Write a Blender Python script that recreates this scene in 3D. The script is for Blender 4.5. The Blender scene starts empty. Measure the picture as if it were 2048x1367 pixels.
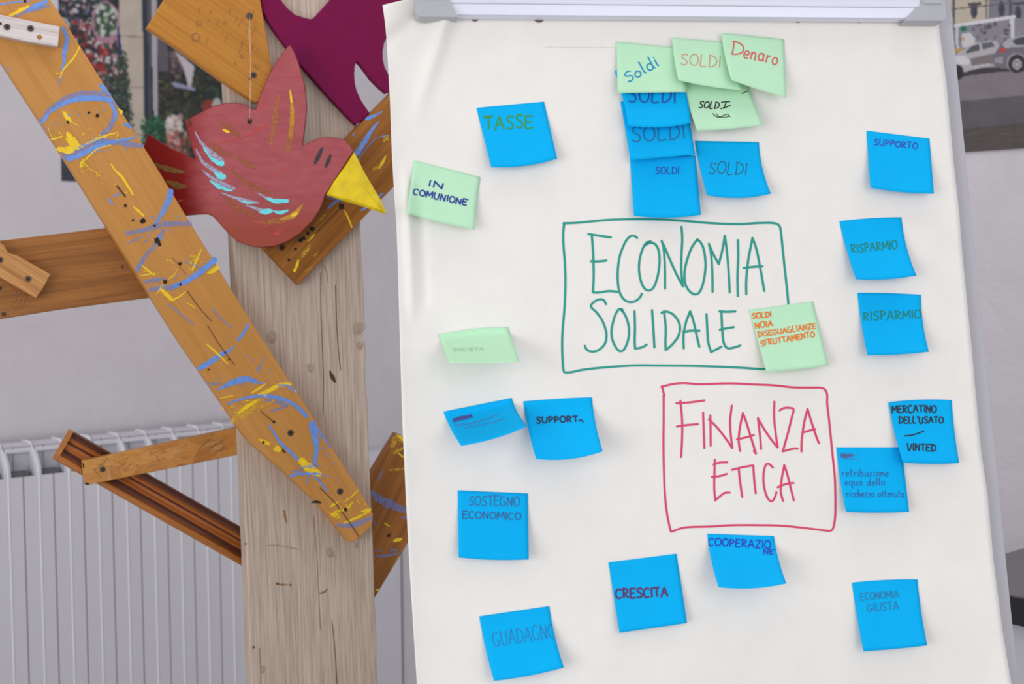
import bpy, bmesh, math, random
import numpy as np
from mathutils import Vector, Matrix

SC = bpy.context.scene
COL = SC.collection
RND = random.Random(7)

# ------------------------------------------------------------------ camera
IMG_W, IMG_H = 2048, 1367
F_PX = 2600.0                      # focal length in pixels of the 2048 wide frame
CAM_H = 1.5
PITCH = math.atan(0.058)           # looking slightly down
ROLL = 0.0075
CAM = Vector((0, 0, CAM_H))
FWD = Vector((0, math.cos(PITCH), -math.sin(PITCH)))
_r0, _u0 = Vector((1, 0, 0)), Vector((0, math.sin(PITCH), math.cos(PITCH)))
RIGHT = (_r0 - ROLL * _u0).normalized()
UP = (_u0 + ROLL * _r0).normalized()
cam_data = bpy.data.cameras.new('camera')
cam = bpy.data.objects.new('camera', cam_data)
COL.objects.link(cam)
cam.matrix_world = Matrix(((RIGHT.x, UP.x, -FWD.x, CAM.x), (RIGHT.y, UP.y, -FWD.y, CAM.y),
                           (RIGHT.z, UP.z, -FWD.z, CAM.z), (0, 0, 0, 1)))
cam_data.sensor_width = 36.0
cam_data.lens = F_PX / IMG_W * 36.0
cam_data.clip_start = 0.05
cam_data.dof.use_dof = True
cam_data.dof.focus_distance = 1.62
cam_data.dof.aperture_fstop = 8.0
SC.camera = cam

# ------------------------------------------------------------------ light
world = bpy.data.worlds.new('daylight')
SC.world = world
world.use_nodes = True
bg = world.node_tree.nodes['Background']
bg.inputs['Color'].default_value = (0.92, 0.95, 1.0, 1)
bg.inputs['Strength'].default_value = 0.95


def area_light(name, loc, target, sx, sy, power, color):
    l = bpy.data.lights.new(name, 'AREA')
    l.shape = 'RECTANGLE'
    l.size, l.size_y, l.energy, l.color = sx, sy, power, color
    o = bpy.data.objects.new(name, l)
    COL.objects.link(o)
    o.location = loc
    o.rotation_euler = (Vector(target) - Vector(loc)).to_track_quat('-Z', 'Y').to_euler()
    return o


area_light('window_daylight', (-2.1, -0.9, 1.35), (0.0, 1.6, 1.3), 1.8, 1.5, 38, (1.0, 0.985, 0.96))
area_light('second_window_daylight', (1.7, -1.3, 1.9), (0.2, 1.6, 1.3), 1.6, 1.5, 9, (1.0, 0.985, 0.97))
area_light('overhead_wall_fill', (0.2, 1.7, 3.32), (0.2, 2.0, 0), 2.6, 1.4, 20, (1.0, 0.98, 0.96))  # added overhead fill that brightens the walls, no known lamp
SC.view_settings.view_transform = 'Standard'
SC.view_settings.look = 'None'
SC.view_settings.gamma = 1.0
SC.view_settings.use_curve_mapping = False
SC.view_settings.exposure = 0.0


# ------------------------------------------------------------------ helpers
def lin(c):
    """8 bit sRGB to linear rgba"""
    out = []
    for v in c[:3]:
        v = v / 255.0
        out.append(v / 12.92 if v <= 0.04045 else ((v + 0.055) / 1.055) ** 2.4)
    return (*out, 1.0)


def ray(px, py):
    return FWD + RIGHT * ((px - IMG_W / 2) / F_PX) - UP * ((py - IMG_H / 2) / F_PX)


class Plane:
    """a flat reference surface of the room: origin, normal towards the viewer, right, up"""

    def __init__(self, o, n, up=Vector((0, 0, 1))):
        self.o, self.n = Vector(o), Vector(n).normalized()
        self.u = up.cross(self.n).normalized()
        self.v = self.n.cross(self.u).normalized()

    def at(self, px, py, c=0.0):
        r = ray(px, py)
        t = (self.o + self.n * c - CAM).dot(self.n) / r.dot(self.n)
        return CAM + r * t

    def uv(self, p):
        d = p - self.o
        return d.dot(self.u), d.dot(self.v)

    def pt(self, a, b, c=0.0):
        return self.o + self.u * a + self.v * b + self.n * c


def depth_of(p):
    return (p - CAM).dot(FWD)


WORLD = {}


def tag(o, label=None, cat=None, group=None, kind=None):
    if label: o['label'] = label
    if cat: o['category'] = cat
    if group: o['group'] = group
    if kind: o['kind'] = kind
    return o


def link(name, data, M=None, parent=None):
    o = bpy.data.objects.new(name, data)
    COL.objects.link(o)
    M = M or Matrix.Identity(4)
    if parent is not None:
        o.parent = parent
        o.matrix_parent_inverse = WORLD[parent].inverted()
    o.matrix_basis = M
    WORLD[o] = M
    return o


def empty(name, loc):
    o = link(name, None, Matrix.Translation(loc))
    o.empty_display_size = 0.05
    return o


def frame_matrix(o, x, z):
    z = z.normalized()
    x = (x - z * x.dot(z)).normalized()
    y = z.cross(x)
    return Matrix(((x.x, y.x, z.x, o.x), (x.y, y.y, z.y, o.y), (x.z, y.z, z.z, o.z), (0, 0, 0, 1)))


class MB:
    """collects verts / faces in world space; build() links them as ONE mesh object with a local frame"""

    def __init__(self):
        self.v, self.f, self.m, self.mats = [], [], [], []

    def mi(self, mat):
        if mat not in self.mats: self.mats.append(mat)
        return self.mats.index(mat)

    def add(self, verts, faces, mat):
        b = len(self.v)
        self.v += [Vector(p) for p in verts]
        k = self.mi(mat)
        for f in faces:
            self.f.append([i + b for i in f])
            self.m.append(k)

    def box(self, o, x, y, z, mat):
        """box from corner o with edge vectors x, y, z (right handed)"""
        o, x, y, z = Vector(o), Vector(x), Vector(y), Vector(z)
        p = [o, o + x, o + x + y, o + y, o + z, o + x + z, o + x + y + z, o + y + z]
        self.add(p, [(3, 2, 1, 0), (4, 5, 6, 7), (0, 1, 5, 4), (1, 2, 6, 5), (2, 3, 7, 6), (3, 0, 4, 7)], mat)

    def tube(self, pts, r, mat, n=10):
        pts = [Vector(p) for p in pts]
        verts, faces = [], []
        for i, p in enumerate(pts):
            d = (pts[min(i + 1, len(pts) - 1)] - pts[max(i - 1, 0)]).normalized()
            a = d.cross(Vector((0.31, 0.17, 0.93))).normalized()
            b = d.cross(a)
            for k in range(n):
                t = 2 * math.pi * k / n
                verts.append(p + (a * math.cos(t) + b * math.sin(t)) * r)
        for i in range(len(pts) - 1):
            for k in range(n):
                k2 = (k + 1) % n
                faces.append((i * n + k, i * n + k2, (i + 1) * n + k2, (i + 1) * n + k))
        faces.append(tuple(range(n - 1, -1, -1)))
        faces.append(tuple((len(pts) - 1) * n + k for k in range(n)))
        self.add(verts, faces, mat)

    def build(self, name, M=None, parent=None, smooth=False, bevel=0.0):
        M = M or Matrix.Identity(4)
        inv = M.inverted()
        me = bpy.data.meshes.new(name)
        me.from_pydata([inv @ p for p in self.v], [], self.f)
        for m in self.mats: me.materials.append(m)
        me.polygons.foreach_set('material_index', self.m)
        if smooth: me.polygons.foreach_set('use_smooth', [True] * len(self.f))
        me.update()
        o = link(name, me, M, parent)
        if bevel:
            b = o.modifiers.new('bevel', 'BEVEL')
            b.width, b.segments, b.limit_method = bevel, 2, 'ANGLE'
        return o


# ---- strokes: pen lines and brush marks laid on a surface
def smooth_line(pts, step=3.0, closed=False):
    if len(pts) < 3:
        n = max(2, int(math.dist(pts[0], pts[-1]) / step) + 1)
        return [tuple(pts[0][k] + (pts[-1][k] - pts[0][k]) * i / (n - 1) for k in range(len(pts[0]))) for i in range(n)]
    P = [pts[0]] + list(pts) + [pts[-1]]
    out = []
    for i in range(1, len(P) - 2):
        p0, p1, p2, p3 = P[i - 1], P[i], P[i + 1], P[i + 2]
        n = max(2, int(math.dist(p1[:2], p2[:2]) / step))
        for j in range(n):
            t = j / n
            out.append(tuple(0.5 * (2 * p1[k] + (p2[k] - p0[k]) * t + (2 * p0[k] - 5 * p1[k] + 4 * p2[k] - p3[k]) * t * t
                                    + (3 * p1[k] - p0[k] - 3 * p2[k] + p3[k]) * t ** 3) for k in range(len(p1))))
    out.append(tuple(P[-2]))
    return out


def ribbon(mb, pts, widths, place, mat, rough=0.0, cap=True):
    """pts in reference pixels, widths in the same unit; place(px, py) gives the 3D point on the surface"""
    L, R = [], []
    n = len(pts)
    if n < 2: return
    for i in range(n):
        a, b = pts[max(i - 1, 0)], pts[min(i + 1, n - 1)]
        dx, dy = b[0] - a[0], b[1] - a[1]
        d = math.hypot(dx, dy) or 1.0
        w = widths[i] * 0.5
        w1 = w * (1 + rough * RND.uniform(-1, 1))
        w2 = w * (1 + rough * RND.uniform(-1, 1))
        L.append((pts[i][0] + dy / d * w1, pts[i][1] - dx / d * w1))
        R.append((pts[i][0] - dy / d * w2, pts[i][1] + dx / d * w2))
    if cap:
        for end, (i, j) in ((0, (0, 1)), (1, (n - 1, n - 2))):
            dx, dy = pts[i][0] - pts[j][0], pts[i][1] - pts[j][1]
            d = math.hypot(dx, dy) or 1.0
            w = widths[i] * 0.5
            dx, dy = dx / d * w, dy / d * w
            q = 0.55
            l = (pts[i][0] + dx + (L[i][0] - pts[i][0]) * q, pts[i][1] + dy + (L[i][1] - pts[i][1]) * q)
            r = (pts[i][0] + dx + (R[i][0] - pts[i][0]) * q, pts[i][1] + dy + (R[i][1] - pts[i][1]) * q)
            if end == 0:
                L.insert(0, l); R.insert(0, r)
            else:
                L.append(l); R.append(r)
    n = len(L)
    verts = [place(*p) for p in L] + [place(*p) for p in R]
    mb.add(verts, [(i, n + i, n + i + 1, i + 1) for i in range(n - 1)], mat)


def pen(mb, pts, w, place, mat):
    p = smooth_line(pts, max(1.0, min(3.0, w * 0.8)))
    ribbon(mb, p, [w] * len(p), place, mat)


def brush(mb, pts, w, place, mat, rough=0.22):
    """brush mark; w is one width or (start, middle, end)"""
    p = smooth_line(pts, 2.2)
    n = len(p)
    if isinstance(w, (int, float)): w = (w * 0.55, w, w * 0.55)
    ws = []
    for i in range(n):
        t = i / max(1, n - 1)
        ws.append(w[0] + (w[1] - w[0]) * t * 2 if t < 0.5 else w[1] + (w[2] - w[1]) * (t * 2 - 1))
    ribbon(mb, p, ws, place, mat, rough)


def blob(mb, px, py, r, place, mat, n=12, wob=0.2, flat=1.0):
    c = place(px, py)
    vs = [c]
    for k in range(n):
        a = 2 * math.pi * k / n
        rr = r * (1 + wob * RND.uniform(-1, 1))
        vs.append(place(px + rr * math.cos(a), py - rr * flat * math.sin(a)))
    mb.add(vs, [(0, 1 + k, 1 + (k + 1) % n) for k in range(n)], mat)


# ---- a single line hand lettering
def _arc(cx, cy, rx, ry, a0, a1, n=9):
    return [(cx + rx * math.cos(math.radians(a0 + (a1 - a0) * i / n)), cy + ry * math.sin(math.radians(a0 + (a1 - a0) * i / n))) for i in range(n + 1)]


GLYPH = {
    'A': (0.75, [[(0, 0), (0.2, 0.55), (0.37, 1), (0.55, 0.5), (0.72, 0)], [(0.1, 0.38), (0.64, 0.4)]]),
    'C': (0.65, [_arc(0.36, 0.5, 0.36, 0.5, 55, 305)]),
    'D': (0.7, [[(0.05, 1), (0.08, 0.5), (0.06, 0)], [(0, 0.98)] + _arc(0.08, 0.5, 0.6, 0.49, 80, -85) + [(0.03, 0.02)]]),
    'E': (0.6, [[(0.58, 0.97), (0.05, 1)], [(0.05, 1), (0.03, 0.5), (0.05, 0.02), (0.6, 0.05)], [(0.03, 0.5), (0.5, 0.53)]]),
    'F': (0.55, [[(0.6, 1), (0.05, 0.96)], [(0.05, 1), (0.07, 0.5), (0.04, 0)], [(0.05, 0.5), (0.45, 0.53)]]),
    'G': (0.75, [_arc(0.36, 0.5, 0.36, 0.5, 55, 330) + [(0.7, 0.42)], [(0.45, 0.42), (0.72, 0.42)]]),
    'I': (0.18, [[(0.09, 1), (0.08, 0.5), (0.1, 0)]]),
    'L': (0.55, [[(0.06, 1), (0.04, 0.5), (0.05, 0.02), (0.5, 0.04)]]),
    'M': (0.85, [[(0.02, 0), (0.08, 0.97), (0.4, 0.3), (0.74, 1), (0.82, 0)]]),
    'N': (0.7, [[(0.04, 0), (0.05, 0.97)], [(0.05, 0.97), (0.6, 0.03)], [(0.6, 0.03), (0.63, 1)]]),
    'O': (0.75, [_arc(0.37, 0.5, 0.36, 0.48, 100, 470, 16)]),
    'P': (0.6, [[(0.08, 1), (0.06, 0)], [(0.0, 0.95)] + _arc(0.12, 0.72, 0.42, 0.26, 85, -88)]),
    'R': (0.65, [[(0.08, 1), (0.06, 0)], [(0.0, 0.95)] + _arc(0.12, 0.74, 0.42, 0.24, 85, -88) + [(0.3, 0.3), (0.62, 0)]]),
    'S': (0.6, [[(0.56, 0.88), (0.42, 0.99), (0.2, 0.95), (0.07, 0.78), (0.18, 0.6), (0.4, 0.48), (0.54, 0.28), (0.46, 0.08), (0.24, 0), (0.03, 0.12)]]),
    'T': (0.65, [[(0, 0.96), (0.64, 1)], [(0.33, 0.98), (0.32, 0.5), (0.34, 0)]]),
    'U': (0.7, [[(0.05, 1), (0.05, 0.4), (0.15, 0.08), (0.35, 0), (0.54, 0.1), (0.62, 0.4), (0.63, 1)]]),
    'V': (0.7, [[(0.02, 1), (0.32, 0), (0.68, 1)]]),
    'Z': (0.65, [[(0.04, 0.97), (0.6, 1)], [(0.6, 1), (0.04, 0.02)], [(0.04, 0.02), (0.62, 0.04)]]),
    "'": (0.15, [[(0.08, 1.05), (0.05, 0.8)]]),
    'a': (0.55, [_arc(0.24, 0.26, 0.22, 0.26, 40, 400, 12), [(0.46, 0.5), (0.45, 0.15), (0.55, 0.02)]]),
    'b': (0.5, [[(0.05, 0.98), (0.05, 0.05)], _arc(0.24, 0.26, 0.2, 0.25, 170, -170, 10)]),
    'c': (0.42, [_arc(0.24, 0.26, 0.22, 0.26, 50, 310)]),
    'd': (0.55, [_arc(0.24, 0.26, 0.22, 0.26, 40, 400, 12), [(0.47, 1), (0.46, 0.15), (0.55, 0.02)]]),
    'e': (0.48, [[(0.03, 0.25), (0.44, 0.3), (0.4, 0.48), (0.22, 0.54), (0.05, 0.35), (0.07, 0.1), (0.22, 0), (0.45, 0.08)]]),
    'h': (0.52, [[(0.05, 1), (0.05, 0)], [(0.06, 0.3), (0.22, 0.52), (0.4, 0.45), (0.42, 0.2), (0.48, 0)]]),
    'i': (0.2, [[(0.08, 0.52), (0.08, 0.1), (0.16, 0)], [(0.1, 0.75), (0.12, 0.8)]]),
    'l': (0.2, [[(0.06, 1), (0.06, 0.12), (0.16, 0)]]),
    'n': (0.5, [[(0.04, 0.5), (0.05, 0)], [(0.05, 0.3), (0.2, 0.52), (0.38, 0.45), (0.4, 0.15), (0.47, 0)]]),
    'o': (0.5, [_arc(0.24, 0.26, 0.22, 0.25, 100, 460, 12)]),
    'q': (0.52, [_arc(0.24, 0.26, 0.22, 0.26, 40, 400, 12), [(0.46, 0.5), (0.45, -0.4)]]),
    'r': (0.4, [[(0.05, 0.5), (0.06, 0)], [(0.06, 0.3), (0.18, 0.5), (0.38, 0.5)]]),
    't': (0.36, [[(0.15, 0.85), (0.14, 0.1), (0.3, 0)], [(0, 0.55), (0.34, 0.57)]]),
    'u': (0.52, [[(0.04, 0.5), (0.06, 0.1), (0.22, 0), (0.4, 0.15), (0.43, 0.5)], [(0.43, 0.5), (0.45, 0.05), (0.52, 0)]]),
    'z': (0.45, [[(0.03, 0.5), (0.4, 0.52), (0.05, 0.02), (0.42, 0.02)]]),
    ' ': (0.4, []),
}


def letter_strokes(text, p0, p1, h, slant=0.0, gap=0.16, jit=0.04):
    total = sum(GLYPH[c][0] for c in text) + gap * (len(text) - 1)
    dx, dy = p1[0] - p0[0], p1[1] - p0[1]
    L = math.hypot(dx, dy)
    ux, uy = dx / L, dy / L
    vx, vy = uy, -ux                       # glyph up in image axes (y down)
    k = L / total
    rr = random.Random(text + str(p0))
    out, x = [], 0.0
    for c in text:
        w, strokes = GLYPH[c]
        dy0, hs = rr.uniform(-jit, jit) * h, 1 + rr.uniform(-jit, jit) * 1.6
        for s in strokes:
            out.append([(p0[0] + ux * ((x + sx) * k + slant * sy * h) + vx * (sy * h * hs + dy0) + 0,
                         p0[1] + uy * ((x + sx) * k + slant * sy * h) + vy * (sy * h * hs + dy0)) for sx, sy in s])
        x += w + gap
    return out


# ------------------------------------------------------------------ materials
def new_mat(name):
    m = bpy.data.materials.new(name)
    m.use_nodes = True
    return m, m.node_tree.nodes, m.node_tree.links, m.node_tree.nodes['Principled BSDF']


def coords(N, L, scale, kind='Object'):
    tc, mp = N.new('ShaderNodeTexCoord'), N.new('ShaderNodeMapping')
    mp.inputs['Scale'].default_value = scale
    L.new(tc.outputs[kind], mp.inputs['Vector'])
    return mp.outputs['Vector']


def noise(N, L, vec, scale, detail=4, rough=0.55, dist=0.0):
    n = N.new('ShaderNodeTexNoise')
    n.inputs['Scale'].default_value = scale
    n.inputs['Detail'].default_value = detail
    n.inputs['Roughness'].default_value = rough
    n.inputs['Distortion'].default_value = dist
    L.new(vec, n.inputs['Vector'])
    return n.outputs['Fac']


def ramp(N, L, fac, stops):
    r = N.new('ShaderNodeValToRGB')
    while len(r.color_ramp.elements) < len(stops): r.color_ramp.elements.new(0.5)
    for e, (p, c) in zip(r.color_ramp.elements, stops):
        e.position = p
        e.color = lin(c) if max(c) > 1 else (*c, 1)
    L.new(fac, r.inputs['Fac'])
    return r.outputs['Color']


def mixc(N, L, fac, a, b, mode='MIX'):
    m = N.new('ShaderNodeMix')
    m.data_type, m.blend_type = 'RGBA', mode
    if isinstance(fac, float): m.inputs['Factor'].default_value = fac
    else: L.new(fac, m.inputs['Factor'])
    for s, v in (('A', a), ('B', b)):
        i = [x for x in m.inputs if x.name == s and x.type == 'RGBA'][0]
        if isinstance(v, tuple): i.default_value = v
        else: L.new(v, i)
    return [x for x in m.outputs if x.type == 'RGBA'][0]


def bump(N, L, fac, strength, dist, bsdf):
    b = N.new('ShaderNodeBump')
    b.inputs['Strength'].default_value = strength
    b.inputs['Distance'].default_value = dist
    L.new(fac, b.inputs['Height'])
    L.new(b.outputs['Normal'], bsdf.inputs['Normal'])


def plain(name, c, rough=0.6, metal=0.0, var=0.0, vscale=30.0, spec=0.5):
    m, N, L, b = new_mat(name)
    b.inputs['Roughness'].default_value = rough
    b.inputs['Metallic'].default_value = metal
    b.inputs['Specular IOR Level'].default_value = spec
    if var:
        v = coords(N, L, (1, 1, 1))
        f = noise(N, L, v, vscale, 5)
        lo, hi = tuple(x * (1 - var) for x in c), tuple(min(255, x * (1 + var)) for x in c)
        L.new(ramp(N, L, f, [(0.3, lo), (0.7, hi)]), b.inputs['Base Color'])
    else:
        b.inputs['Base Color'].default_value = lin(c)
    return m


def wood(name, light, mid, dark, grain=1.0, rough=0.55, fine=0.35, bumps=0.15, contrast=0.25, seed=0.0, spec=0.18):
    """grain runs along the object's local X"""
    m, N, L, b = new_mat(name)
    mp = coords(N, L, (1.2 * grain, 22 * grain, 22 * grain))
    off = N.new('ShaderNodeVectorMath')
    off.operation = 'ADD'
    off.inputs[1].default_value = (seed, seed * 1.7, seed * 0.3)
    L.new(mp, off.inputs[0])
    f1 = noise(N, L, off.outputs[0], 2.2, 5, 0.55, 0.6)
    c1 = ramp(N, L, f1, [(0.5 - contrast, dark), (0.5, mid), (0.5 + contrast, light)])
    mp2 = coords(N, L, (6 * grain, 260 * grain, 260 * grain))
    f2 = noise(N, L, mp2, 1.0, 3, 0.6)
    c2 = ramp(N, L, f2, [(0.35, (150, 140, 130)), (0.6, (255, 255, 255))])
    L.new(mixc(N, L, fine, c1, c2, 'MULTIPLY'), b.inputs['Base Color'])
    b.inputs['Roughness'].default_value = rough
    b.inputs['Specular IOR Level'].default_value = spec
    bump(N, L, f2, bumps, 0.001, b)
    return m


def dry(name, c, cover=0.5, scale=900.0):
    """paint dragged on nearly dry: the noise leaves gaps where the surface below shows"""
    m, N, L, b = new_mat(name)
    b.inputs['Base Color'].default_value = lin(c)
    b.inputs['Roughness'].default_value = 0.6
    v = coords(N, L, (0.35, 1, 1))
    f = noise(N, L, v, scale, 4, 0.65)
    r = N.new('ShaderNodeValToRGB')
    r.color_ramp.elements[0].position = 1 - cover - 0.06
    r.color_ramp.elements[1].position = 1 - cover + 0.06
    L.new(f, r.inputs['Fac'])
    tr, mx = N.new('ShaderNodeBsdfTransparent'), N.new('ShaderNodeMixShader')
    L.new(r.outputs['Color'], mx.inputs['Fac'])
    L.new(tr.outputs[0], mx.inputs[1])
    L.new(b.outputs[0], mx.inputs[2])
    L.new(mx.outputs[0], N['Material Output'].inputs['Surface'])
    return m


def plaster(name, c):
    m, N, L, b = new_mat(name)
    v = coords(N, L, (1, 1, 1))
    f = noise(N, L, v, 7.0, 6, 0.6, 0.4)
    g = noise(N, L, v, 60.0, 4, 0.6)
    L.new(ramp(N, L, f, [(0.3, tuple(x * 0.97 for x in c)), (0.7, c)]), b.inputs['Base Color'])
    b.inputs['Roughness'].default_value = 0.85
    b.inputs['Specular IOR Level'].default_value = 0.2
    mm = N.new('ShaderNodeMath')
    mm.operation = 'MULTIPLY_ADD'
    mm.inputs[1].default_value = 0.25
    L.new(g, mm.inputs[0]); L.new(f, mm.inputs[2])
    bump(N, L, mm.outputs[0], 0.35, 0.012, b)
    return m


def paper(name, c, bumps=0.05, var=0.02):
    m, N, L, b = new_mat(name)
    v = coords(N, L, (1, 1, 1))
    f = noise(N, L, v, 25.0, 5, 0.6)
    L.new(ramp(N, L, f, [(0.3, tuple(x * (1 - var) for x in c)), (0.7, c)]), b.inputs['Base Color'])
    b.inputs['Roughness'].default_value = 0.8
    b.inputs['Specular IOR Level'].default_value = 0.15
    g = noise(N, L, v, 9.0, 4, 0.5)
    bump(N, L, g, bumps, 0.01, b)
    return m


M = {
    'wall': plaster('wall_plaster', (216, 211, 217)),
    'floor': plain('floor_tiles', (150, 145, 140), 0.5, var=0.08, vscale=6),
    'ceiling': plaster('ceiling_plaster', (225, 225, 225)),
    'radiator': plain('radiator_enamel', (214, 212, 220), 0.35),
    'radiator_fin': plain('radiator_fin_highlight', (246, 248, 252), 0.22),  # paler than the panels: light caught on the ridges is put into the colour
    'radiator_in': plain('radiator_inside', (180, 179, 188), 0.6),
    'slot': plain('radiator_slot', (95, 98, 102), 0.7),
    'trunk': wood('weathered_spruce', (212, 195, 181), (203, 185, 170), (192, 173, 158), 1.2, 0.75, 0.45, 0.4, 0.4, 1.0, 0.15),
    'painted_board': wood('honey_varnished_fir', (208, 150, 84), (202, 144, 77), (193, 134, 68), 0.8, 0.5, 0.14, 0.08, 0.35, 2.0),
    'top_board': wood('honey_varnished_pine', (200, 138, 62), (195, 132, 56), (184, 121, 49), 1.0, 0.5, 0.25, 0.2, 0.42, 3.0),
    'brown_board': wood('brown_stained_oak', (180, 122, 70), (164, 108, 58), (134, 88, 48), 1.0, 0.5, 0.35, 0.15, 0.22, 4.0),
    'slash_board': wood('brown_stained_pine', (178, 118, 56), (160, 102, 44), (132, 82, 36), 1.0, 0.5, 0.35, 0.15, 0.25, 5.0),
    'low_board': wood('brown_stained_fir', (176, 118, 62), (160, 104, 52), (132, 84, 42), 1.0, 0.5, 0.3, 0.15, 0.3, 6.0),
    'pine_bit': wood('fresh_pine', (216, 164, 108), (204, 148, 92), (178, 122, 72), 1.6, 0.55, 0.4, 0.2, 0.2, 7.0),
    'white_wood': wood('whitewashed_pine', (236, 228, 228), (226, 216, 216), (205, 190, 188), 1.2, 0.6, 0.3, 0.2, 0.3, 8.0),
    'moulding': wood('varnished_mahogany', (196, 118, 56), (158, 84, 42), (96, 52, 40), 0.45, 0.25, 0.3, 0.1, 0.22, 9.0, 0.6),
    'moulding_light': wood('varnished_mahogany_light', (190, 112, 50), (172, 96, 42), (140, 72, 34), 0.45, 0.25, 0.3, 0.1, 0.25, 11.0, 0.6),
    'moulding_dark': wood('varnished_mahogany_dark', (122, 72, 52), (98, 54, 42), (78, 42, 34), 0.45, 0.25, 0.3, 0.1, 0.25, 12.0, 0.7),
    'moulding_edge': wood('varnished_mahogany_edge', (190, 124, 54), (178, 110, 46), (150, 88, 36), 0.9, 0.35, 0.25, 0.1, 0.3, 9.5, 0.5),
    'blue': plain('blue_paint', (106, 150, 226), 0.55, var=0.06, vscale=120),
    'yellow': plain('yellow_paint', (246, 204, 28), 0.5, var=0.05, vscale=120),
    'dry_blue': dry('dry_blue_paint', (112, 148, 216), 0.5),
    'dry_yellow': dry('dry_yellow_paint', (238, 200, 50), 0.48),
    'hole': plain('nail_hole', (44, 30, 20), 0.9),
    'crack': plain('wood_crack', (86, 60, 38), 0.9),
    'stain': plain('rust_stain', (150, 102, 62), 0.8),
    'knot': plain('grey_knot', (172, 152, 136), 0.8, var=0.06, vscale=200),
    'screw': plain('dark_screw_steel', (98, 84, 74), 0.45, 0.6),
    'screw_recess': plain('screw_recess', (28, 22, 20), 0.8),
    'maroon': plain('maroon_paint', (120, 14, 70), 0.65, var=0.03, vscale=60, spec=0.15),
    'beak': plain('beak_yellow_paint', (238, 206, 14), 0.5, var=0.08, vscale=40),
    'bird_edge': plain('bird_edge_red', (124, 40, 40), 0.6),
    'string': plain('thin_white_thread', (226, 214, 200), 0.7),
    'cyan': plain('cyan_paint', (108, 226, 236), 0.45, var=0.06, vscale=150),
    'pale_blue': dry('pale_blue_brush', (172, 176, 206), 0.56, 700),
    'mustard': plain('mustard_paint', (196, 138, 34), 0.55, var=0.08, vscale=90),
    'dry_mustard': dry('dry_mustard', (188, 120, 50), 0.5),
    'bird_brown': dry('dry_brown_brush', (166, 88, 54), 0.55),
    'bird_red': dry('dry_red_brush', (216, 76, 74), 0.5),
    'black_paint': plain('black_paint', (50, 46, 50), 0.5),
    'olive': dry('dry_olive', (128, 88, 22), 0.62),
    'flip_paper': paper('flip_chart_paper', (240, 236, 231), 0.12),
    'note_blue': paper('blue_sticky_paper', (0, 180, 246), 0.03),
    'note_green': paper('green_sticky_paper', (192, 236, 200), 0.03),
    'board_face': plain('grey_white_board', (190, 188, 195), 0.4),
    'board_rail': plain('grey_lacquered_rail', (184, 182, 190), 0.4),
    'cap': plain('grey_plastic_cap', (178, 178, 184), 0.5, var=0.02),
    'alu': plain('anodised_aluminium', (222, 222, 236), 0.35, 0.35),
    'punch': plain('punched_hole_shadow', (120, 108, 108), 0.9),
    'leg_metal': plain('grey_leg_metal', (160, 160, 166), 0.35, 0.7),
    'table_top': plain('laminate_top_sheen', (108, 105, 108), 0.5),  # same dark laminate as the edge, greyed to paint in its reflected light
    'table_edge': plain('black_table_edge', (34, 32, 36), 0.6),
    'table_body': plain('light_grey_panel', (206, 204, 212), 0.6),
}


def osb():
    m, N, L, b = new_mat('oriented_strand_board')
    v = coords(N, L, (1, 1.6, 1))
    vo = N.new('ShaderNodeTexVoronoi')
    vo.inputs['Scale'].default_value = 30
    L.new(v, vo.inputs['Vector'])
    sep = N.new('ShaderNodeSeparateColor')
    L.new(vo.outputs['Color'], sep.inputs[0])
    c = ramp(N, L, sep.outputs[0], [(0.0, (176, 112, 46)), (0.4, (200, 136, 62)), (0.75, (208, 148, 74)), (1.0, (184, 122, 58))])
    f = noise(N, L, coords(N, L, (40, 200, 40)), 2.0, 4)
    c2 = ramp(N, L, f, [(0.35, (170, 150, 130)), (0.6, (255, 255, 255))])
    L.new(mixc(N, L, 0.3, c, c2, 'MULTIPLY'), b.inputs['Base Color'])
    b.inputs['Roughness'].default_value = 0.5
    bump(N, L, f, 0.2, 0.001, b)
    return m


def bird_paint():
    """pink body brushed over, running into a dark red tail at the far end"""
    m, N, L, b = new_mat('bird_pink_paint')
    tc, sp = N.new('ShaderNodeTexCoord'), N.new('ShaderNodeSeparateXYZ')
    L.new(tc.outputs['Object'], sp.inputs[0])
    f = noise(N, L, coords(N, L, (30, 90, 30)), 1.0, 4)
    add = N.new('ShaderNodeMath')
    add.operation = 'MULTIPLY_ADD'
    add.inputs[1].default_value = 0.02
    L.new(f, add.inputs[0]); L.new(sp.outputs['X'], add.inputs[2])
    mr = N.new('ShaderNodeMapRange')
    mr.inputs['From Min'].default_value, mr.inputs['From Max'].default_value = -0.098, -0.052
    L.new(add.outputs[0], mr.inputs['Value'])
    pink = ramp(N, L, f, [(0.3, (166, 80, 86)), (0.55, (174, 90, 95)), (0.75, (182, 94, 100))])
    mr2 = N.new('ShaderNodeMapRange')          # the belly is a warmer brick colour
    mr2.inputs['From Min'].default_value, mr2.inputs['From Max'].default_value = -0.045, -0.105
    L.new(sp.outputs['Y'], mr2.inputs['Value'])
    body = mixc(N, L, mr2.outputs[0], pink, lin((160, 76, 62)))
    L.new(mixc(N, L, mr.outputs[0], lin((136, 24, 20)), body), b.inputs['Base Color'])
    b.inputs['Roughness'].default_value = 0.55
    b.inputs['Specular IOR Level'].default_value = 0.15
    return m


M['osb'] = osb()
M['bird'] = bird_paint()
INK = {}


def ink(c):
    if c not in INK: INK[c] = plain('ink_%d_%d_%d' % c, c, 0.6)
    return INK[c]
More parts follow.
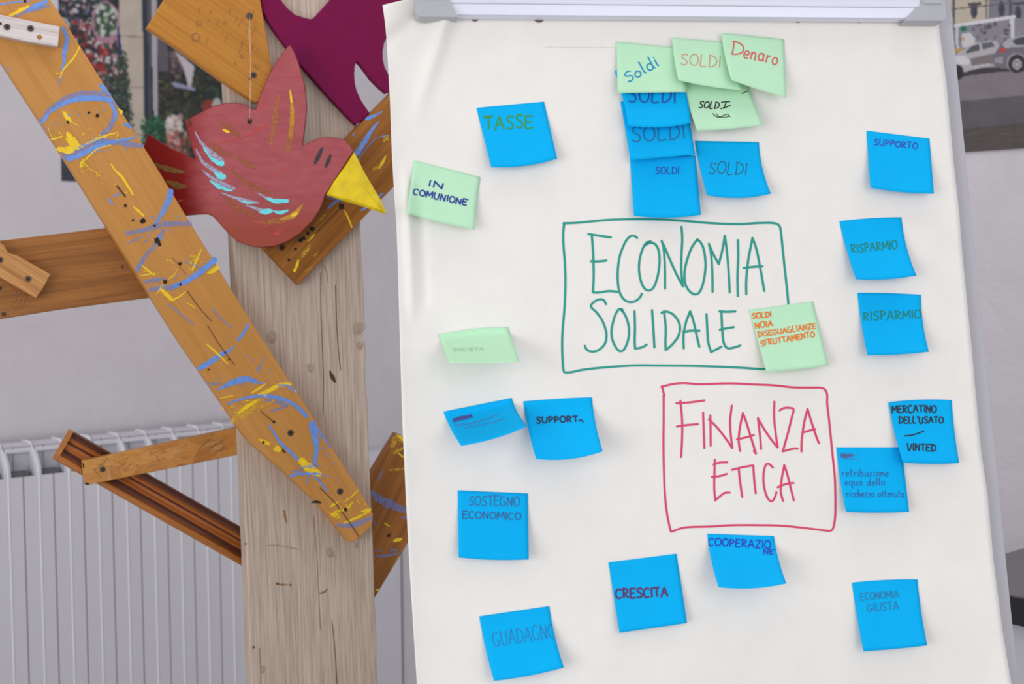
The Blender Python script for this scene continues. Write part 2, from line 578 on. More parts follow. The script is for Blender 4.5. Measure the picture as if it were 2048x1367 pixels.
# ------------------------------------------------------------------ room
Z = Vector((0, 0, 1))
LDIR = Vector((0.755, 0.656, 0)).normalized()       # along the left wall, going away to the right
LN = Vector((LDIR.y, -LDIR.x, 0))                    # left wall normal, into the room
RDIR = Vector((LDIR.y, -LDIR.x, 0))                  # along the right wall, coming nearer to the right
RN = Vector((-LDIR.x, -LDIR.y, 0))
r0 = ray(23, 1200)
RAD_FRONT = Plane(CAM + r0 * (3.3 / r0.dot(FWD)), LN)
LEFT = Plane(RAD_FRONT.o - LN * 0.14, LN)
corner = LEFT.at(768, 700)
RIGHTW = Plane(corner, RN)
ROOM_H = 3.4


def quad_box(name, x0, x1, z0, z1, plane_p, d, n, mat):
    """upright slab against a wall: from x0 to x1 along d, thickness behind the face"""
    a = Vector((plane_p.x, plane_p.y, 0)) + d * x0
    mb = MB()
    x, y = d * (x1 - x0), n * -0.12
    o = a + Z * z0
    if x.cross(y).dot(Z) < 0:
        o, x = o + x, -x
    mb.box(o, x, y, Z * (z1 - z0), mat)
    return tag(mb.build(name, Matrix.Translation(a)), kind='structure')


quad_box('wall_left', -6.0, 0.12, 0, ROOM_H, corner, LDIR, LN, M['wall'])
quad_box('wall_right', 0.0, 5.0, 0, ROOM_H, corner, RDIR, RN, M['wall'])
mb = MB()
fo = Vector((corner.x, corner.y, 0)) - LDIR * 6.2 + LN * -0.2
mb.box(fo - Z * 0.1, RDIR * 5.4, LDIR * 6.6, Z * 0.1, M['floor'])
tag(mb.build('floor'), kind='structure')
mb = MB()
mb.box(fo + Z * ROOM_H, RDIR * 5.4, LDIR * 6.6, Z * 0.1, M['ceiling'])
tag(mb.build('ceiling'), kind='structure')
# low boxed-in pipe in the corner
mb = MB()
a, b = LEFT.uv(LEFT.at(742, 900))[0], LEFT.uv(LEFT.at(767, 900))[0]
h = LEFT.at(752, 893).z
base = LEFT.pt(a - 0.2, 0)
mb.box(Vector((base.x, base.y, 0)) + LN * 0.09, LDIR * (b - a + 0.2), LN * -0.09, Z * h, M['radiator'])
tag(mb.build('trim_1', bevel=0.004), kind='structure')

# ------------------------------------------------------------------ radiator
s0, s8 = RAD_FRONT.uv(RAD_FRONT.at(23, 1200))[0], RAD_FRONT.uv(RAD_FRONT.at(467, 1200))[0]
PITCH_R = (s8 - s0) / 8
topp = Plane(RAD_FRONT.o - LN * 0.05, LN).at(60, 884)
ZT = topp.z
ZB = 0.12
p0 = RAD_FRONT.pt(s0, 0)
rad = empty('radiator', (p0.x, p0.y, 0.0))
tag(rad, 'white column radiator with open slotted tops along the left wall', 'radiator')


def section_mesh():
    """local frame: x along the wall, y into the room, z up; the fin stands at x = 0"""
    mb = MB()
    P, g = PITCH_R, 0.0012
    X, Y = Vector((1, 0, 0)), Vector((0, 1, 0))
    A, B = M['radiator'], M['radiator_in']
    zw0, zw1 = ZT - 0.080, ZT - 0.016
    # two flat front flanges of neighbouring halves with a thin seam between them
    half = P / 2
    mb.box((-P + 0.0024, -0.004, ZB), X * (half - 0.003 - g), Y * 0.004, Z * (zw0 - ZB), A)
    mb.box((-half + g, -0.004, ZB), X * (half - 0.003 - g), Y * 0.004, Z * (zw0 - ZB), A)
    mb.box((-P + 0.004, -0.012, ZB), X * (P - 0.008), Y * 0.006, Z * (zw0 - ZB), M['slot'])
    # opening at the top: slanting side cheeks, back plate with a fold, dark slot along its lower edge
    def prof(z, o=0.0):                                   # how far the front leans back towards the top
        t = max(0.0, (z - zw0) / (ZT - zw0))
        return -0.05 * t ** 1.8 + o
    nz = 8
    zs = [zw0 + (zw1 - zw0) * i / nz for i in range(nz + 1)]
    for x0, x1 in ((-P + 0.003, -P + 0.008), (-0.009, -0.003)):
        v = [Vector((x, prof(z, o), z)) for z in zs for x, o in ((x0, 0), (x1, 0), (x1, -0.03), (x0, -0.03))]
        f = []
        for i in range(nz):
            for k in range(4):
                k2 = (k + 1) % 4
                f.append((i * 4 + k, i * 4 + k2, i * 4 + 4 + k2, i * 4 + 4 + k))
        mb.add(v, f, A)
    mb.box((-P + 0.004, -0.046, zw0 - 0.01), X * (P - 0.008), Y * 0.008, Z * (zw1 - zw0 + 0.02), B)
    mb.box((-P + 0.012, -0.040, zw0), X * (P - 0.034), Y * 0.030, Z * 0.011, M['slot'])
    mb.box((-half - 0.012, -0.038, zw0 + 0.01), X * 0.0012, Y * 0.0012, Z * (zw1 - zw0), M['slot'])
    # rolled top band
    zz = [zw1 + (ZT - 0.004 - zw1) * i / 6 for i in range(7)]
    path = [(prof(z), z) for z in zz] + [(-0.075, ZT - 0.001), (-0.11, ZT - 0.003)]
    path += [(y, z - 0.006) for y, z in reversed(path)]
    n = len(path)
    v = [Vector((x, y, z)) for x in (-P + 0.006, -0.003) for y, z in path]
    f = [(i, (i + 1) % n, n + (i + 1) % n, n + i) for i in range(n)] + [tuple(range(n - 1, -1, -1)), tuple(range(n, 2 * n))]
    mb.add(v, f, A)
    # the fin: a narrow rounded ridge up the front that rolls over the top
    path = [(0.0032, ZB), (0.0032, zw0 - 0.02)] + [(prof(zw0 + (ZT - zw0) * i / 8, 0.0032), zw0 + (ZT - 0.001 - zw0) * i / 8) for i in range(9)] + [(-0.056, ZT + 0.0022), (-0.068, ZT + 0.003), (-0.105, ZT + 0.002)]
    ring = [(-0.0023, -0.010), (-0.0021, -0.0018), (-0.0013, -0.0005), (0.0, 0.0), (0.0013, -0.0005), (0.0021, -0.0018), (0.0023, -0.010)]
    v, f = [], []
    for i, (y, z) in enumerate(path):
        a = path[max(i - 1, 0)]
        c = path[min(i + 1, len(path) - 1)]
        ty, tz = c[0] - a[0], c[1] - a[1]
        d = math.hypot(ty, tz)
        ny, nz_ = tz / d, -ty / d
        for x, o in ring: v.append(Vector((x, y + ny * o, z + nz_ * o)))
    m = len(ring)
    for i in range(len(path) - 1):
        for k in range(m):
            k2 = (k + 1) % m
            f.append((i * m + k, (i + 1) * m + k, (i + 1) * m + k2, i * m + k2))
    f += [tuple(range(m)), tuple((len(path) - 1) * m + k for k in reversed(range(m)))]
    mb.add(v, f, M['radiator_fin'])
    # core behind the flanges with the water tubes
    mb.box((-P + 0.02, -0.10, ZB), X * (P - 0.04), Y * 0.05, Z * (ZT - 0.06 - ZB), B)
    return mb


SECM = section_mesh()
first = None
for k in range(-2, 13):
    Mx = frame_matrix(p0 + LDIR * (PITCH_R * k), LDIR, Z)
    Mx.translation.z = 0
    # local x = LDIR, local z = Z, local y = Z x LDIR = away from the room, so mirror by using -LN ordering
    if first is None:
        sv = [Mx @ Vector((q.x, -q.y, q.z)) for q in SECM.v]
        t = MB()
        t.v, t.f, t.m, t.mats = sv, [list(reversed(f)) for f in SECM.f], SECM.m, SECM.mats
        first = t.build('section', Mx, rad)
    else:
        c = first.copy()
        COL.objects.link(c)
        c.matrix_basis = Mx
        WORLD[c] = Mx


# ------------------------------------------------------------------ printed photographs on the walls
def painter(x0, x1, y0, y1, nx, ny):
    X, Y = np.meshgrid(np.linspace(x0, x1, nx), np.linspace(y0, y1, ny))
    return X, Y, np.zeros((ny, nx, 3))


def poly_mask(X, Y, pts):
    inside = np.zeros(X.shape, bool)
    n = len(pts)
    for i in range(n):
        xa, ya = pts[i]
        xb, yb = pts[(i + 1) % n]
        if ya == yb: continue
        cond = ((ya > Y) != (yb > Y)) & (X < (xb - xa) * (Y - ya) / (yb - ya) + xa)
        inside ^= cond
    return inside


def fill(I, mask, c, a=1.0):
    I[mask] = I[mask] * (1 - a) + np.array(c) * a


def P_(I, X, Y, pts, c, a=1.0): fill(I, poly_mask(X, Y, pts), c, a)


def E_(I, X, Y, cx, cy, rx, ry, c, a=1.0): fill(I, ((X - cx) / rx) ** 2 + ((Y - cy) / ry) ** 2 < 1, c, a)


def print_sheet(name, plane, x0, x1, y0, y1, nx, ny, I, thick, quad=None):
    """a flat photographic print hung on a wall; I holds the printed colours"""
    verts, cols = [], []
    for j in range(ny):
        for i in range(nx):
            s, t = i / (nx - 1), j / (ny - 1)
            q = quad
            px = (q[0][0] * (1 - s) + q[1][0] * s) * (1 - t) + (q[3][0] * (1 - s) + q[2][0] * s) * t
            py = (q[0][1] * (1 - s) + q[1][1] * s) * (1 - t) + (q[3][1] * (1 - s) + q[2][1] * s) * t
            verts.append(plane.at(px, py, thick))
            cols.append(I[j, i])
    Mx = frame_matrix(plane.at((x0 + x1) / 2, (y0 + y1) / 2), plane.u, plane.n)
    mb = MB()
    m, N, L, b = new_mat(name + '_print')
    at = N.new('ShaderNodeAttribute')
    at.attribute_name = 'print'
    L.new(at.outputs['Color'], b.inputs['Base Color'])
    b.inputs['Roughness'].default_value = 0.45
    b.inputs['Specular IOR Level'].default_value = 0.3
    faces = [(j * nx + i, j * nx + nx + i, j * nx + nx + i + 1, j * nx + i + 1) for j in range(ny - 1) for i in range(nx - 1)]
    mb.add(verts, faces, m)
    # closed back and rim
    rim = [i for i in range(nx)] + [j * nx + nx - 1 for j in range(1, ny)] + [(ny - 1) * nx + i for i in range(nx - 2, -1, -1)] + [j * nx for j in range(ny - 2, 0, -1)]
    rv = [verts[i] for i in rim] + [verts[i] - plane.n * (thick - 0.0005) for i in rim]
    n = len(rim)
    mb.add(rv, [(i, (i + 1) % n, n + (i + 1) % n, n + i) for i in range(n)] + [tuple(range(2 * n - 1, n - 1, -1))], M['board_face'])
    o = mb.build(name, Mx)
    at_ = o.data.color_attributes.new('print', 'FLOAT_COLOR', 'POINT')
    arr = np.ones((len(o.data.vertices), 4), np.float32)
    arr[:len(cols), :3] = np.array([lin(c)[:3] for c in cols])
    at_.data.foreach_set('color', arr.ravel())
    return o


def fbm(X, Y, seed, scale):
    rs = np.random.RandomState(seed)
    out = np.zeros(X.shape)
    for o in range(4):
        for _ in range(6):
            a = rs.uniform(0, 2 * math.pi)
            k = 2 ** o / scale * rs.uniform(0.7, 1.4)
            out += np.sin((X * math.cos(a) + Y * math.sin(a)) * k + rs.uniform(0, 6.28)) / (1.6 ** o) / 6
    return out


def soften(I, n):
    for _ in range(n):
        J = np.pad(I, ((1, 1), (1, 1), (0, 0)), 'edge')
        I = (J[:-2, 1:-1] + J[2:, 1:-1] + J[1:-1, :-2] + J[1:-1, 2:] + 2 * J[1:-1, 1:-1]) / 6
    return I


# -- flower stall print on the left wall
fx0, fx1, fy0, fy1 = 121, 545, -60, 365
nx, ny = 215, 215
X, Y, I = painter(fx0, fx1, fy0, fy1, nx, ny)
rs = np.random.RandomState(3)
I[:] = (48, 52, 56)
n1 = fbm(X, Y, 1, 9)
I += (n1 * 16)[..., None]


def specks(xa, xb, ya, yb, n, r, cols):
    for _ in range(n):
        cx, cy = rs.uniform(xa, xb), rs.uniform(ya, yb)
        c = np.array(cols[rs.randint(len(cols))]) + rs.uniform(-14, 14)
        E_(I, X, Y, cx, cy, rs.uniform(0.5, 1) * r, rs.uniform(0.5, 1) * r, np.clip(c, 10, 250), 0.85)


RED, PINK, WHT, GRN, DRK = (162, 52, 54), (196, 146, 160), (206, 204, 204), (62, 88, 66), (50, 50, 58)
specks(121, 245, -60, 60, 300, 6, [PINK, WHT, DRK, GRN, DRK, (90, 90, 130), (130, 96, 112)])
specks(140, 245, 40, 180, 420, 5.5, [RED, RED, PINK, WHT, DRK, DRK, GRN, (150, 74, 70), (110, 60, 70)])
specks(180, 245, 150, 260, 260, 5, [GRN, DRK, DRK, (130, 130, 132), (52, 74, 60)])
E_(I, X, Y, 214, 45, 28, 42, (176, 130, 150))
E_(I, X, Y, 214, 40, 22, 34, (60, 80, 70))
specks(196, 234, 8, 70, 60, 6, [WHT, GRN, (150, 170, 140), WHT])
P_(I, X, Y, [(236, 60), (246, 40), (246, 110), (236, 118)], (48, 66, 110))
tile = poly_mask(X, Y, [(240, -60), (289, -60), (292, 365), (262, 365), (258, 200), (245, 100), (241, 60)])
fill(I, tile, (192, 180, 166))
I[tile] += (n1 * 6)[..., None][tile]
for yy in (-20, 72, 172, 266, 340):
    fill(I, tile & (abs(Y - yy - (X - 265) * 0.03) < 1.3), (150, 132, 122))
for k in range(14): specks(236, 256 + k, 100 + k * 12, 130 + k * 14, 36, 2.6, [(60, 84, 66), (50, 66, 58), (90, 104, 88), (44, 52, 50)])
P_(I, X, Y, [(286, -60), (299, -60), (303, 365), (291, 365)], (46, 58, 66))
P_(I, X, Y, [(296, -60), (301, -60), (304, 365), (300, 365)], (92, 88, 104))
P_(I, X, Y, [(303, -60), (330, -60), (316, 75), (319, 250), (308, 250), (305, 120)], (176, 170, 178))
dk = X > 317
fill(I, dk & (Y < 380), (50, 52, 52))
I[dk] += (n1 * 14)[..., None][dk]
P_(I, X, Y, [(316, 60), (336, 60), (338, 140), (318, 140)], (98, 92, 102))
specks(318, 450, 150, 330, 700, 4.5, [(60, 70, 54), (44, 46, 44), (74, 58, 52), (44, 40, 40), (92, 104, 60), (56, 60, 52)])
specks(340, 372, 90, 150, 60, 6, [(120, 100, 100), (90, 80, 84), (60, 58, 62)])
P_(I, X, Y, [(350, 98), (390, 128), (388, 140), (383, 172), (377, 168), (368, 135)], (196, 190, 196))
P_(I, X, Y, [(342, 161), (352, 160), (392, 172), (390, 177), (350, 170)], (150, 150, 178))
for k in range(3): E_(I, X, Y, 428 - k * 3, 178 + k * 3, 20 - k * 5, 20 - k * 5, ((40, 46, 44), (62, 84, 70), (42, 48, 46))[k], 0.8)
specks(284, 334, 238, 285, 170, 4, [(44, 104, 66), (60, 120, 76), (40, 70, 56), (36, 54, 48)])
specks(292, 322, 225, 250, 60, 3, [(44, 104, 66), (40, 70, 56)])
specks(335, 362, 228, 262, 60, 7, [(208, 196, 196), (220, 206, 204), (150, 130, 128)])
specks(335, 370, 258, 310, 70, 7, [(196, 130, 118), (208, 180, 180), (150, 76, 72), (120, 120, 110)])
specks(360, 385, 260, 310, 40, 6, [(70, 74, 66), (130, 80, 66)])
E_(I, X, Y, 418, 208, 13, 16, (140, 60, 46))
E_(I, X, Y, 434, 203, 10, 14, (178, 176, 178))
P_(I, X, Y, [(121, 300), (170, 300), (170, 370), (121, 370)], (70, 74, 88))
fill(I, (X < 175) & (Y > 340), (62, 66, 78))
I = soften(np.clip(I, 14, 235), 1)
sl = 0.044
quad = [(fx0 - 5, fy0), (fx1, fy0 - 2), (fx1, fy1 + sl * (fx1 - fx0)), (fx0 + 2, 361)]
fl = print_sheet('photo_print', LEFT, fx0, fx1, fy0, fy1, nx, ny, I, 0.004, quad)
tag(fl, 'photo print of a flower stall on the left wall behind the bird', 'photo')

# -- street print on the right wall
sx0, sx1, sy0, sy1 = 1850, 2150, -60, 306
nx, ny = 200, 245
X, Y, I = painter(sx0, sx1, sy0, sy1, nx, ny)
n2 = fbm(X, Y, 5, 10)
rs = np.random.RandomState(9)
I[:] = (150, 140, 140)
P_(I, X, Y, [(1850, -60), (1978, -60), (1978, 45), (1850, 62)], (184, 174, 158))
P_(I, X, Y, [(1978, -60), (2150, -60), (2150, 60), (1978, 60)], (124, 122, 134))
for xw, yw in ((1948, 20), (1948, -35), (2003, 18), (2005, -30), (2036, 28), (2038, -25), (2075, 22)):
    E_(I, X, Y, xw, yw, 7, 17, (84, 82, 94))
    E_(I, X, Y, xw + 1, yw, 4, 14, (64, 66, 78))
for xa, xb, yy in ((1936, 1962, 10), (1984, 2018, -3), (2025, 2060, 8)):
    P_(I, X, Y, [(xa, yy - 4), (xb, yy - 6), (xb, yy), (xa, yy + 2)], (78, 74, 82))
P_(I, X, Y, [(1905, -60), (1908, -60), (1910, 60), (1906, 60)], (74, 76, 88))
P_(I, X, Y, [(1970, -60), (1974, -60), (1974, 44), (1971, 44)], (110, 106, 108))
P_(I, X, Y, [(2016, -60), (2022, -60), (2024, 34), (2018, 34)], (84, 84, 98))
P_(I, X, Y, [(1900, 17), (2050, 2), (2050, 4), (1900, 19.5)], (92, 88, 92))
P_(I, X, Y, [(1900, 52), (2020, 38), (2150, 30), (2150, 110), (1900, 112)], (134, 132, 142))
for _ in range(60):
    E_(I, X, Y, rs.uniform(1905, 2100), rs.uniform(48, 95), rs.uniform(2, 6), rs.uniform(2, 5), [(96, 92, 100), (156, 152, 160), (80, 76, 84), (120, 100, 100)][rs.randint(4)], 0.8)
P_(I, X, Y, [(1908, 48), (2031, 30), (2031, 37), (1908, 55)], (208, 206, 214))
P_(I, X, Y, [(2020, 34), (2029, 33), (2028, 78), (2021, 80)], (200, 198, 208))
P_(I, X, Y, [(1911, 52), (1917, 52), (1918, 98), (1912, 98)], (192, 192, 202))
P_(I, X, Y, [(1923, 68), (1940, 64), (1950, 76), (1950, 92), (1924, 96)], (196, 196, 202))
E_(I, X, Y, 1927, 57, 6, 5.5, (40, 112, 88))
E_(I, X, Y, 1927, 78, 2.5, 4, (200, 150, 70))
P_(I, X, Y, [(1909, 98), (1926, 96), (1924, 103), (1909, 106)], (186, 146, 84))
P_(I, X, Y, [(1850, 150), (2150, 122), (2150, 320), (1850, 320)], (128, 122, 128))
P_(I, X, Y, [(1850, 206), (2150, 192), (2150, 320), (1850, 320)], (96, 92, 98))
P_(I, X, Y, [(1850, 262), (2150, 250), (2150, 320), (1850, 320)], (88, 80, 80))
road = Y > 160
I[road] += (n2 * 5)[..., None][road]
for _ in range(24):
    E_(I, X, Y, rs.uniform(1920, 2150), rs.uniform(262, 300), rs.uniform(6, 18), 1.5, (104, 96, 94), 0.6)
P_(I, X, Y, [(1905, 148), (1960, 138), (2080, 134), (2150, 132), (2150, 146), (2000, 146), (1935, 152), (1905, 160)], (64, 60, 64))
P_(I, X, Y, [(1905, 114), (1922, 102), (1938, 93), (1955, 85), (1980, 82), (1994, 84), (2002, 98), (2000, 126), (1986, 133), (1938, 142), (1928, 146), (1905, 142)], (176, 172, 176))
P_(I, X, Y, [(1905, 112), (1930, 112), (1940, 122), (1938, 130), (1920, 130), (1905, 124)], (206, 204, 208))
P_(I, X, Y, [(1940, 118), (1990, 108), (1994, 122), (1985, 129), (1944, 134)], (122, 116, 118))
P_(I, X, Y, [(1930, 105), (1942, 94), (1958, 88), (1960, 101), (1934, 107)], (86, 88, 96))
P_(I, X, Y, [(1963, 87), (1984, 85), (1990, 94), (1965, 100)], (96, 98, 106))
P_(I, X, Y, [(1942, 133), (1980, 128), (1980, 131), (1943, 136)], (190, 186, 188))
E_(I, X, Y, 1916, 145, 11, 15, (52, 48, 52))
P_(I, X, Y, [(1986, 128), (1990, 108), (2000, 92), (2012, 80), (2030, 76), (2060, 70), (2150, 66), (2150, 146), (2004, 140), (1992, 136)], (112, 108, 118))
P_(I, X, Y, [(2004, 90), (2014, 80), (2032, 75), (2060, 70), (2150, 66), (2150, 92), (2046, 96), (2010, 98)], (168, 166, 174))
P_(I, X, Y, [(2024, 84), (2034, 78), (2060, 73), (2150, 70), (2150, 92), (2034, 93)], (72, 76, 84))
P_(I, X, Y, [(1999, 99), (2012, 98), (2011, 106), (2000, 108)], (182, 70, 72))
P_(I, X, Y, [(1989, 118), (2006, 116), (2006, 130), (1990, 128)], (150, 148, 156))
E_(I, X, Y, 2033, 129, 20, 21, (150, 146, 150))
E_(I, X, Y, 2034, 131, 17, 19, (56, 52, 56))
E_(I, X, Y, 2034, 132, 10, 11, (176, 174, 178))
for k in range(6):
    a = k * math.pi / 3
    E_(I, X, Y, 2034 + 6 * math.cos(a), 132 + 6 * math.sin(a), 1.8, 1.8, (96, 92, 98))
I = soften(np.clip(I, 14, 235), 1)
quad = [(sx0, sy0), (sx1, sy0 + 4), (sx1, sy1 - 0.068 * (sx1 - 1932) - 2), (sx0, sy1 + 0.068 * 82 - 2)]
st = print_sheet('photo_print', RIGHTW, sx0, sx1, sy0, sy1, nx, ny, I, 0.004, quad)
tag(st, 'photo print of parked cars in a street, on the right wall behind the flip chart', 'photo')

# ------------------------------------------------------------------ dark topped table by the right wall
table_h = CAM_H - 0.53
TP = Plane((0, 0, table_h), Z, Vector((0, 1, 0)))
fr = TP.at(2030, 1190)                                 # on the front edge
bl = TP.at(2012, 1106)                                 # on the left edge
ldir = LDIR
fdir = RDIR.copy()
# corner where the left edge meets the front edge
den = ldir.x * fdir.y - ldir.y * fdir.x
dd = fr - bl
tt = (dd.x * fdir.y - dd.y * fdir.x) / den
cnr = bl + ldir * tt
tab = empty('table', (cnr.x, cnr.y, 0))
tag(tab, 'dark table with black edge, top greyed by painted sheen, right of the flip chart', 'table')
depth = (corner - cnr).dot(LDIR) - 0.012
wid = 0.9


def slab(name, o, x, y, z, mat, parent, bevel=0.002):
    mb = MB()
    if x.cross(y).dot(z) < 0: o, x = o + x, -x
    mb.box(o, x, y, z, mat)
    return mb.build(name, Matrix.Translation(o), parent, bevel=bevel)


slab('table_top', cnr - Z * 0.003, fdir * wid, ldir * depth, Z * 0.003, M['table_top'], tab, 0)
slab('edge_band', cnr - Z * 0.048, fdir * wid, ldir * depth, Z * 0.045, M['table_edge'], tab)
inw = cnr + fdir * 0.0 + ldir * 0.012
slab('front_panel', Vector((inw.x, inw.y, 0.0)), fdir * wid, ldir * 0.02, Z * (table_h - 0.048), M['table_body'], tab)
for k, (a, b) in enumerate(((0.0, 0.05), (wid - 0.05, 0.05), (0.0, depth - 0.05), (wid - 0.05, depth - 0.05))):
    p = cnr + fdir * a + ldir * b
    slab('leg', Vector((p.x, p.y, 0)), fdir * 0.04, ldir * 0.04, Z * (table_h - 0.048), M['table_edge'], tab)
# ------------------------------------------------------------------ wooden tree of old planks
TH = math.radians(25)
tn = Vector((math.sin(TH), -math.cos(TH), 0))
tr = ray(610, 700)
TREE = Plane(CAM + tr * (2.2 / tr.dot(FWD)), tn)
WCRACK, WHOLE = M['crack'], M['hole']


def extrude(mb, poly, plane, c, thick, mat, edge_mat=None, bev=0.0012):
    """a flat piece with the given front outline; rounded arris along the front edge"""
    front = [plane.at(px, py, c) for px, py in poly]
    n = len(front)
    # orientation: counter clockwise seen from the front
    a = [plane.uv(p) for p in front]
    area = sum(a[i][0] * a[(i + 1) % n][1] - a[(i + 1) % n][0] * a[i][1] for i in range(n))
    if area < 0:
        front.reverse()
        a.reverse()
    # inset ring for the arris
    ins = []
    for i in range(n):
        p, q, r = Vector(a[i - 1]), Vector(a[i]), Vector(a[(i + 1) % n])
        d1, d2 = (q - p), (r - q)
        d1 = d1.normalized() if d1.length else Vector((1, 0))
        d2 = d2.normalized() if d2.length else d1
        m = Vector((-d1.y, d1.x)) + Vector((-d2.y, d2.x))
        m = m.normalized() if m.length > 1e-6 else Vector((-d1.y, d1.x))
        ins.append(plane.pt(q.x + m.x * bev, q.y + m.y * bev, (front[i] - plane.o).dot(plane.n)))
    rim = [p - plane.n * bev for p in front]
    back = [p - plane.n * thick for p in front]
    v = ins + rim + back
    f, e = [], []
    f.append(tuple(range(n)))
    for i in range(n):
        j = (i + 1) % n
        e.append((i, n + i, n + j, j))
        e.append((n + i, 2 * n + i, 2 * n + j, n + j))
    e.append(tuple(3 * n - 1 - i for i in range(n)))
    b = len(mb.v)
    mb.v += v
    for faces, m_ in ((f, mat), (e, edge_mat or mat)):
        k = mb.mi(m_)
        for x in faces:
            mb.f.append([i + b for i in x])
            mb.m.append(k)


def local(plane, c0, c1, c=0.0, origin=None):
    """local frame of a piece: X along its grain (from pixel c0 to c1), Z out of its face"""
    p, q = plane.at(*c0, c), plane.at(*c1, c)
    o = plane.at(*origin, c) if origin else (p + q) / 2
    return frame_matrix(o, q - p, plane.n)


class Marks:
    """paint and wear lying on one flat face"""

    def __init__(self, mb, plane, c):
        self.mb, self.plane, self.c, self.k = mb, plane, c, 0

    def place(self, layer):
        return lambda px, py: self.plane.at(px, py, self.c + 0.00025 + 0.00007 * layer)

    def b(self, mat, w, *pts, rough=0.22):
        self.k = (self.k + 1) % 40
        brush(self.mb, list(pts), w, self.place(self.k * 0.1), M[mat], rough)

    def h(self, px, py, r, mat='hole', flat=1.0):
        self.k = (self.k + 1) % 40
        blob(self.mb, px, py, r, self.place(4 + self.k * 0.1), M[mat], 10, 0.25, flat)

    def line(self, mat, w, *pts):
        self.k = (self.k + 1) % 40
        pen(self.mb, list(pts), w, self.place(4 + self.k * 0.1), M[mat])

    def splat(self, mat, n, a, b_, spread, seed):
        """little specks scattered along a line"""
        r = random.Random(seed)
        for _ in range(n):
            t = r.random()
            self.h(a[0] + (b_[0] - a[0]) * t + r.uniform(-spread, spread), a[1] + (b_[1] - a[1]) * t + r.uniform(-spread, spread), r.uniform(0.7, 1.9), mat)


def screw(px, py, r_px, plane, c, parent, ang=0.3):
    """countersunk cross head screw sunk flush in the face"""
    o = plane.at(px, py, c)
    r = r_px * depth_of(o) / F_PX
    mb = MB()
    rings = [(1.0, 0.0002), (0.97, 0.0009), (0.62, 0.0012), (0.0, 0.0013)]
    n = 18
    v, f = [], []
    for rr, h in rings[:-1]:
        for k in range(n):
            a = 2 * math.pi * k / n
            v.append(o + plane.u * (r * rr * math.cos(a)) + plane.v * (r * rr * math.sin(a)) + plane.n * h)
    v.append(o + plane.n * rings[-1][1])
    for i in range(2):
        for k in range(n):
            k2 = (k + 1) % n
            f.append((i * n + k, i * n + k2, (i + 1) * n + k2, (i + 1) * n + k))
    for k in range(n): f.append((2 * n + k, 2 * n + (k + 1) % n, 3 * n))
    mb.add(v, f, M['screw'])
    for t in (ang, ang + math.pi / 2):                    # cross recess
        d, e = Vector((math.cos(t), math.sin(t))), Vector((-math.sin(t), math.cos(t)))
        q = [plane.u * (d.x * a + e.x * b) + plane.v * (d.y * a + e.y * b) for a, b in
             ((-r * 0.6, -r * 0.16), (r * 0.6, -r * 0.16), (r * 0.6, r * 0.16), (-r * 0.6, r * 0.16))]
        mb.add([o + x + plane.n * 0.0016 for x in q], [(0, 1, 2, 3)], M['screw_recess'])
    return mb.build('screw', frame_matrix(o, plane.u, plane.n), parent)


foot = TREE.at(640, 2015)
tree = empty('wooden_tree', (foot.x, foot.y, 0))
tag(tree, 'tree-like sculpture of old planks screwed to an upright grey plank', 'sculpture')

# upright trunk plank, its foot on the floor
def edge_x(y, side):
    return 467 + (y - 470) * 0.041 if side == 0 else 721 + (y - 442) * 0.038


yb = 2015.0
for _ in range(20):
    zb = TREE.at(edge_x(yb, 0), yb).z
    yb += zb * F_PX / 2.2
yb2 = yb
for _ in range(20):
    yb2 += TREE.at(edge_x(yb2, 1), yb2).z * F_PX / 2.2
left = [(edge_x(y, 0) + RND.uniform(-0.8, 0.8), y) for y in range(-220, 1500, 60)] + [(edge_x(yb, 0), yb)]
right = [(edge_x(y, 1) + RND.uniform(-1, 1), y) for y in range(-220, 600, 60)]
right += [(728, 600), (729, 640), (732, 655), (728, 660), (722, 664), (726, 668), (724, 674), (731, 682), (732, 700), (731, 760), (735, 800)]
right += [(edge_x(y, 1) + RND.uniform(-1, 1), y) for y in range(840, 1500, 60)] + [(edge_x(yb2, 1), yb2)]
mb = MB()
extrude(mb, left + right[::-1], TREE, 0.0, 0.04, M['trunk'], bev=0.002)
mk = Marks(mb, TREE, 0.0)
mk.line('crack', 1.0, (641, 545), (642, 620), (645, 700), (647, 760), (646, 830))
mk.line('crack', 1.4, (671, 570), (673, 640), (676, 690), (681, 740))
mk.line('stain', 1.0, (649, 530), (654, 548), (656, 565))
mk.line('crack', 1.3, (664, 1240), (669, 1290), (672, 1330), (675, 1390))
mk.line('stain', 1.0, (627, 1030), (633, 1100), (638, 1200), (641, 1260))
mk.line('stain', 0.9, (535, 1090), (560, 1090), (596, 1098))
mk.line('crack', 0.9, (519, 1295), (521, 1340), (522, 1390))
mk.b('crack', (3, 9, 4), (660, 742), (664, 752), (670, 764))
for cx, cy, rx in ((544, 674, 9), (716, 655, 10), (720, 690, 6), (622, 735, 7), (660, 1105, 8), (714, 1090, 4), (526, 1338, 6)):
    mk.h(cx, cy, rx, 'knot', 1.4)
    mk.line('stain', 0.9, (cx - rx * 0.4, cy + rx * 0.7), (cx, cy + rx), (cx + rx * 0.5, cy + rx * 0.5))
mk.b('stain', 4, (568, 1020), (570, 1034), (574, 1045))
mk.b('stain', 4, (556, 1168), (575, 1169))
mk.h(555, 1167, 2.5, 'crack'); mk.h(581, 1169, 2, 'crack'); mk.h(507, 1294, 2.5, 'crack'); mk.h(491, 1087, 2, 'crack')
mk.b('stain', 4, (638, 1187), (648, 1183), (655, 1177))
trunk = mb.build('trunk_plank', local(TREE, (600, 900), (620, 1367)), tree)
tag(trunk, 'upright weathered grey plank with cracks')

